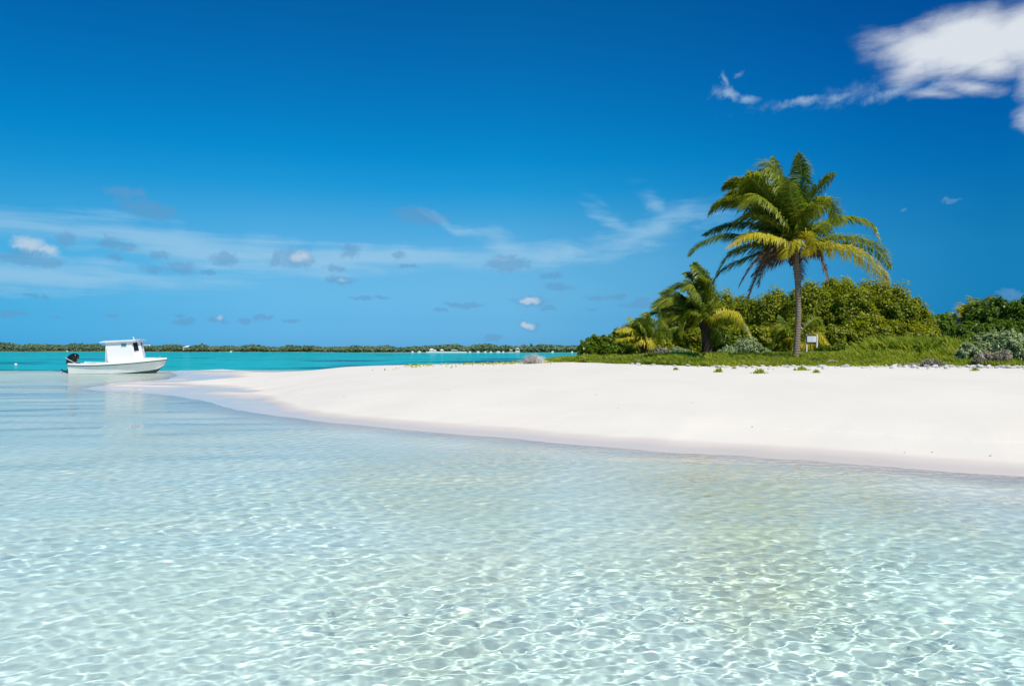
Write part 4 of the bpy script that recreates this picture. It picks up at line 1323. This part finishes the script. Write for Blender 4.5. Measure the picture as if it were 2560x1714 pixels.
far_tree(188, 857, 't', 'lone tree above the far mangroves, left of the boat cabin')
far_tree(206, 857, 't', 'lone wispy tree above the far mangroves, just left of the boat cabin roof')
far_tree(505, 858, 't', 'feathery tree above the far mangroves right of the low white roof')
far_tree(1089, 864, 'p', 'far palm directly above the white houses, leftmost of three')
far_tree(1101, 865, 'p', 'far palm above the white houses, middle of three')
far_tree(1109.5, 865, 'p', 'far palm above the white houses, rightmost of three')
far_tree(1135, 866, 'p', 'far palm behind the pavilion at the far jetty')
far_tree(1328, 859.5, 't', 'tall lone tree on the far shore left of the island bushes')


def far_house(px, py0, py1, w_px, D, label, wall='plaster', roofm='grey_roof', storeys=1, name='house', open_=False, flat=.0):
    """wall box with windows and a hipped roof; base row py0, ridge row py1"""
    c = at(px, py0, D)
    w = w_px / F * D; H = at(px, py1, D)[2] - c[2]; d_ = w * .7
    root = empty(name, c)
    tag(root, label, 'building')
    hw = H * (.62 if not flat else .85)
    if open_:
        for sx_ in (-1, 1):
            for sy_ in (-1, 1):
                MB().box((sx_ * w * .42 - .08, sy_ * d_ * .4 - .08, 0), (sx_ * w * .42 + .08, sy_ * d_ * .4 + .08, hw)).build('post', M[wall], root)
        MB().box((-w * .44, -d_ * .42, 0), (w * .44, d_ * .42, hw * .3)).build('railing', M[wall], root)
    else:
        wl_ = MB().box((-w / 2, -d_ / 2, -.6), (w / 2, d_ / 2, hw)).build('wall', M[wall], root)
        for i in range(max(2, int(w / 2.2))):
            for s_ in range(storeys):
                xx = -w / 2 + (i + .5) * w / max(2, int(w / 2.2)); z0 = hw * (s_ + .35) / storeys; z1 = hw * (s_ + .72) / storeys
                MB().box((xx - .3, -d_ / 2 - .03, z0), (xx + .3, -d_ / 2 - .004, z1)).build('window', M['glass'], root)
    ov = w * .56; od = d_ * .58
    b = MB()
    rl = w * .22
    b.add([(-ov, -od, hw), (ov, -od, hw), (ov, od, hw), (-ov, od, hw), (-rl, 0, H), (rl, 0, H)], [(0, 1, 5, 4), (1, 2, 5), (2, 3, 4, 5), (3, 0, 4), (3, 2, 1, 0)])
    b.build('roof', M[roofm], root)
    return root


D0 = far_at(475) + 16
far_house(475, 874, 863.5, 26, D0, 'low white roofed building among the mangroves right of the boat')
far_house(368, 872, 861.5, 26, far_at(368) + 16, 'pale roof just showing above the mangroves at the boat bow')
D1 = far_at(1100)
far_house(1079, 880.2, 870.8, 10, D1 - 2, 'white two-storey house at the left end of the far settlement', storeys=2)
far_house(1087, 880.2, 874, 9, D1 - 3, 'low white house beside the two-storey house')
far_house(1105, 880.2, 872.5, 8, D1 - 2, 'narrow white house under the far palms', roofm='grey_roof')
far_house(1136, 880.2, 873.3, 18, D1 - 4, 'open white pavilion on the far jetty', name='pavilion', open_=True, roofm='teal_roof')
D2 = far_at(1285)
far_house(1277.5, 881, 873.5, 8, D2 - 2, 'small peach coloured house left of the lookout', wall='peach', roofm='grey_roof', flat=1)
far_house(1294, 878, 868.8, 10, D2 - 2, 'white lookout pavilion with green-grey roof at the right of the far shore', name='pavilion', open_=True, roofm='teal_roof')
x0_ = at(1288, 881, D2 - 6); x1_ = at(1300, 881, D2 - 6)
tag(MB().box((x0_[0], D2 - 6, -.5), (x1_[0], D2 + 1, at(1290, 878, D2 - 6)[2])).build('lookout_base', M['concrete']), 'pale concrete block under the lookout pavilion', 'building base')
x0_ = at(1066, 881, D1 - 8); x1_ = at(1166, 881, D1 - 8)
tag(MB().box((x0_[0], D1 - 9, -.5), (x1_[0], D1 - 5, at(1100, 878.4, D1 - 8)[2])).build('sea_wall', M['plaster']), 'long low white sea wall in front of the far settlement', 'sea wall')
x0_ = at(1266, 881, D2 - 8); x1_ = at(1287, 881, D2 - 8)
tag(MB().box((x0_[0], D2 - 9, -.5), (x1_[0], D2 - 6, at(1270, 879.6, D2 - 8)[2])).build('jetty', M['concrete']), 'short pale jetty left of the lookout', 'jetty')


def far_boat(px, wpx, label, hgt=.7):
    D = far_at(px) - 14
    w = wpx / F * D
    c = at(px, 880.5, D); c[2] = 0
    root = empty('moored_boat', c)
    tag(root, label, 'boat', 'small white boats moored along the far shore')
    b = MB()
    xs_ = np.linspace(-w / 2, w / 2, 8); hb2 = .16 * w * np.sqrt(np.clip(1 - ((xs_ + w * .1) / (w * .6)) ** 2, 0.0, 1)); zt = hgt * (.7 + .3 * (xs_ / w + .5) ** 2)
    for s_ in (-1, 1):
        b.add(*strip([np.stack([xs_, s_ * hb2, zt], 1), np.stack([xs_ * .92, s_ * hb2 * .7, zt * 0 - .1], 1)]))
    b.add(*strip([np.stack([xs_, -hb2, zt - .05], 1), np.stack([xs_, hb2, zt - .05], 1)]))
    b.build('hull', M['boat_white'], root)
    MB().box((-w * .15, -.08 * w, hgt * .7), (w * .12, .08 * w, hgt * 1.35)).build('cabin', M['plaster'], root)


for px, w, lab in [(1031, 7, 'small white far boat, leftmost of those before the settlement'), (1048, 9, 'small white far boat just left of the sea wall'), (1175, 6, 'small white far boat just right of the sea wall'),
                   (1195, 8, 'small white far boat, second right of the sea wall'), (1213, 6, 'small white far boat midway between sea wall and lookout'), (1227, 6, 'small white far boat, third left of the jetty'),
                   (1245, 11, 'widest small white far boat, second left of the jetty'), (1258, 6, 'small white far boat next to the short jetty'), (1381, 6, 'small white far boat beyond the bleached shrub'),
                   (1430, 5, 'small white far boat nearest the island bushes'), (577, 5, 'tiny white far boat under the feathery tree'), (168, 4, 'tiny white far boat behind the outboard motor')]:
    far_boat(px, w, lab)
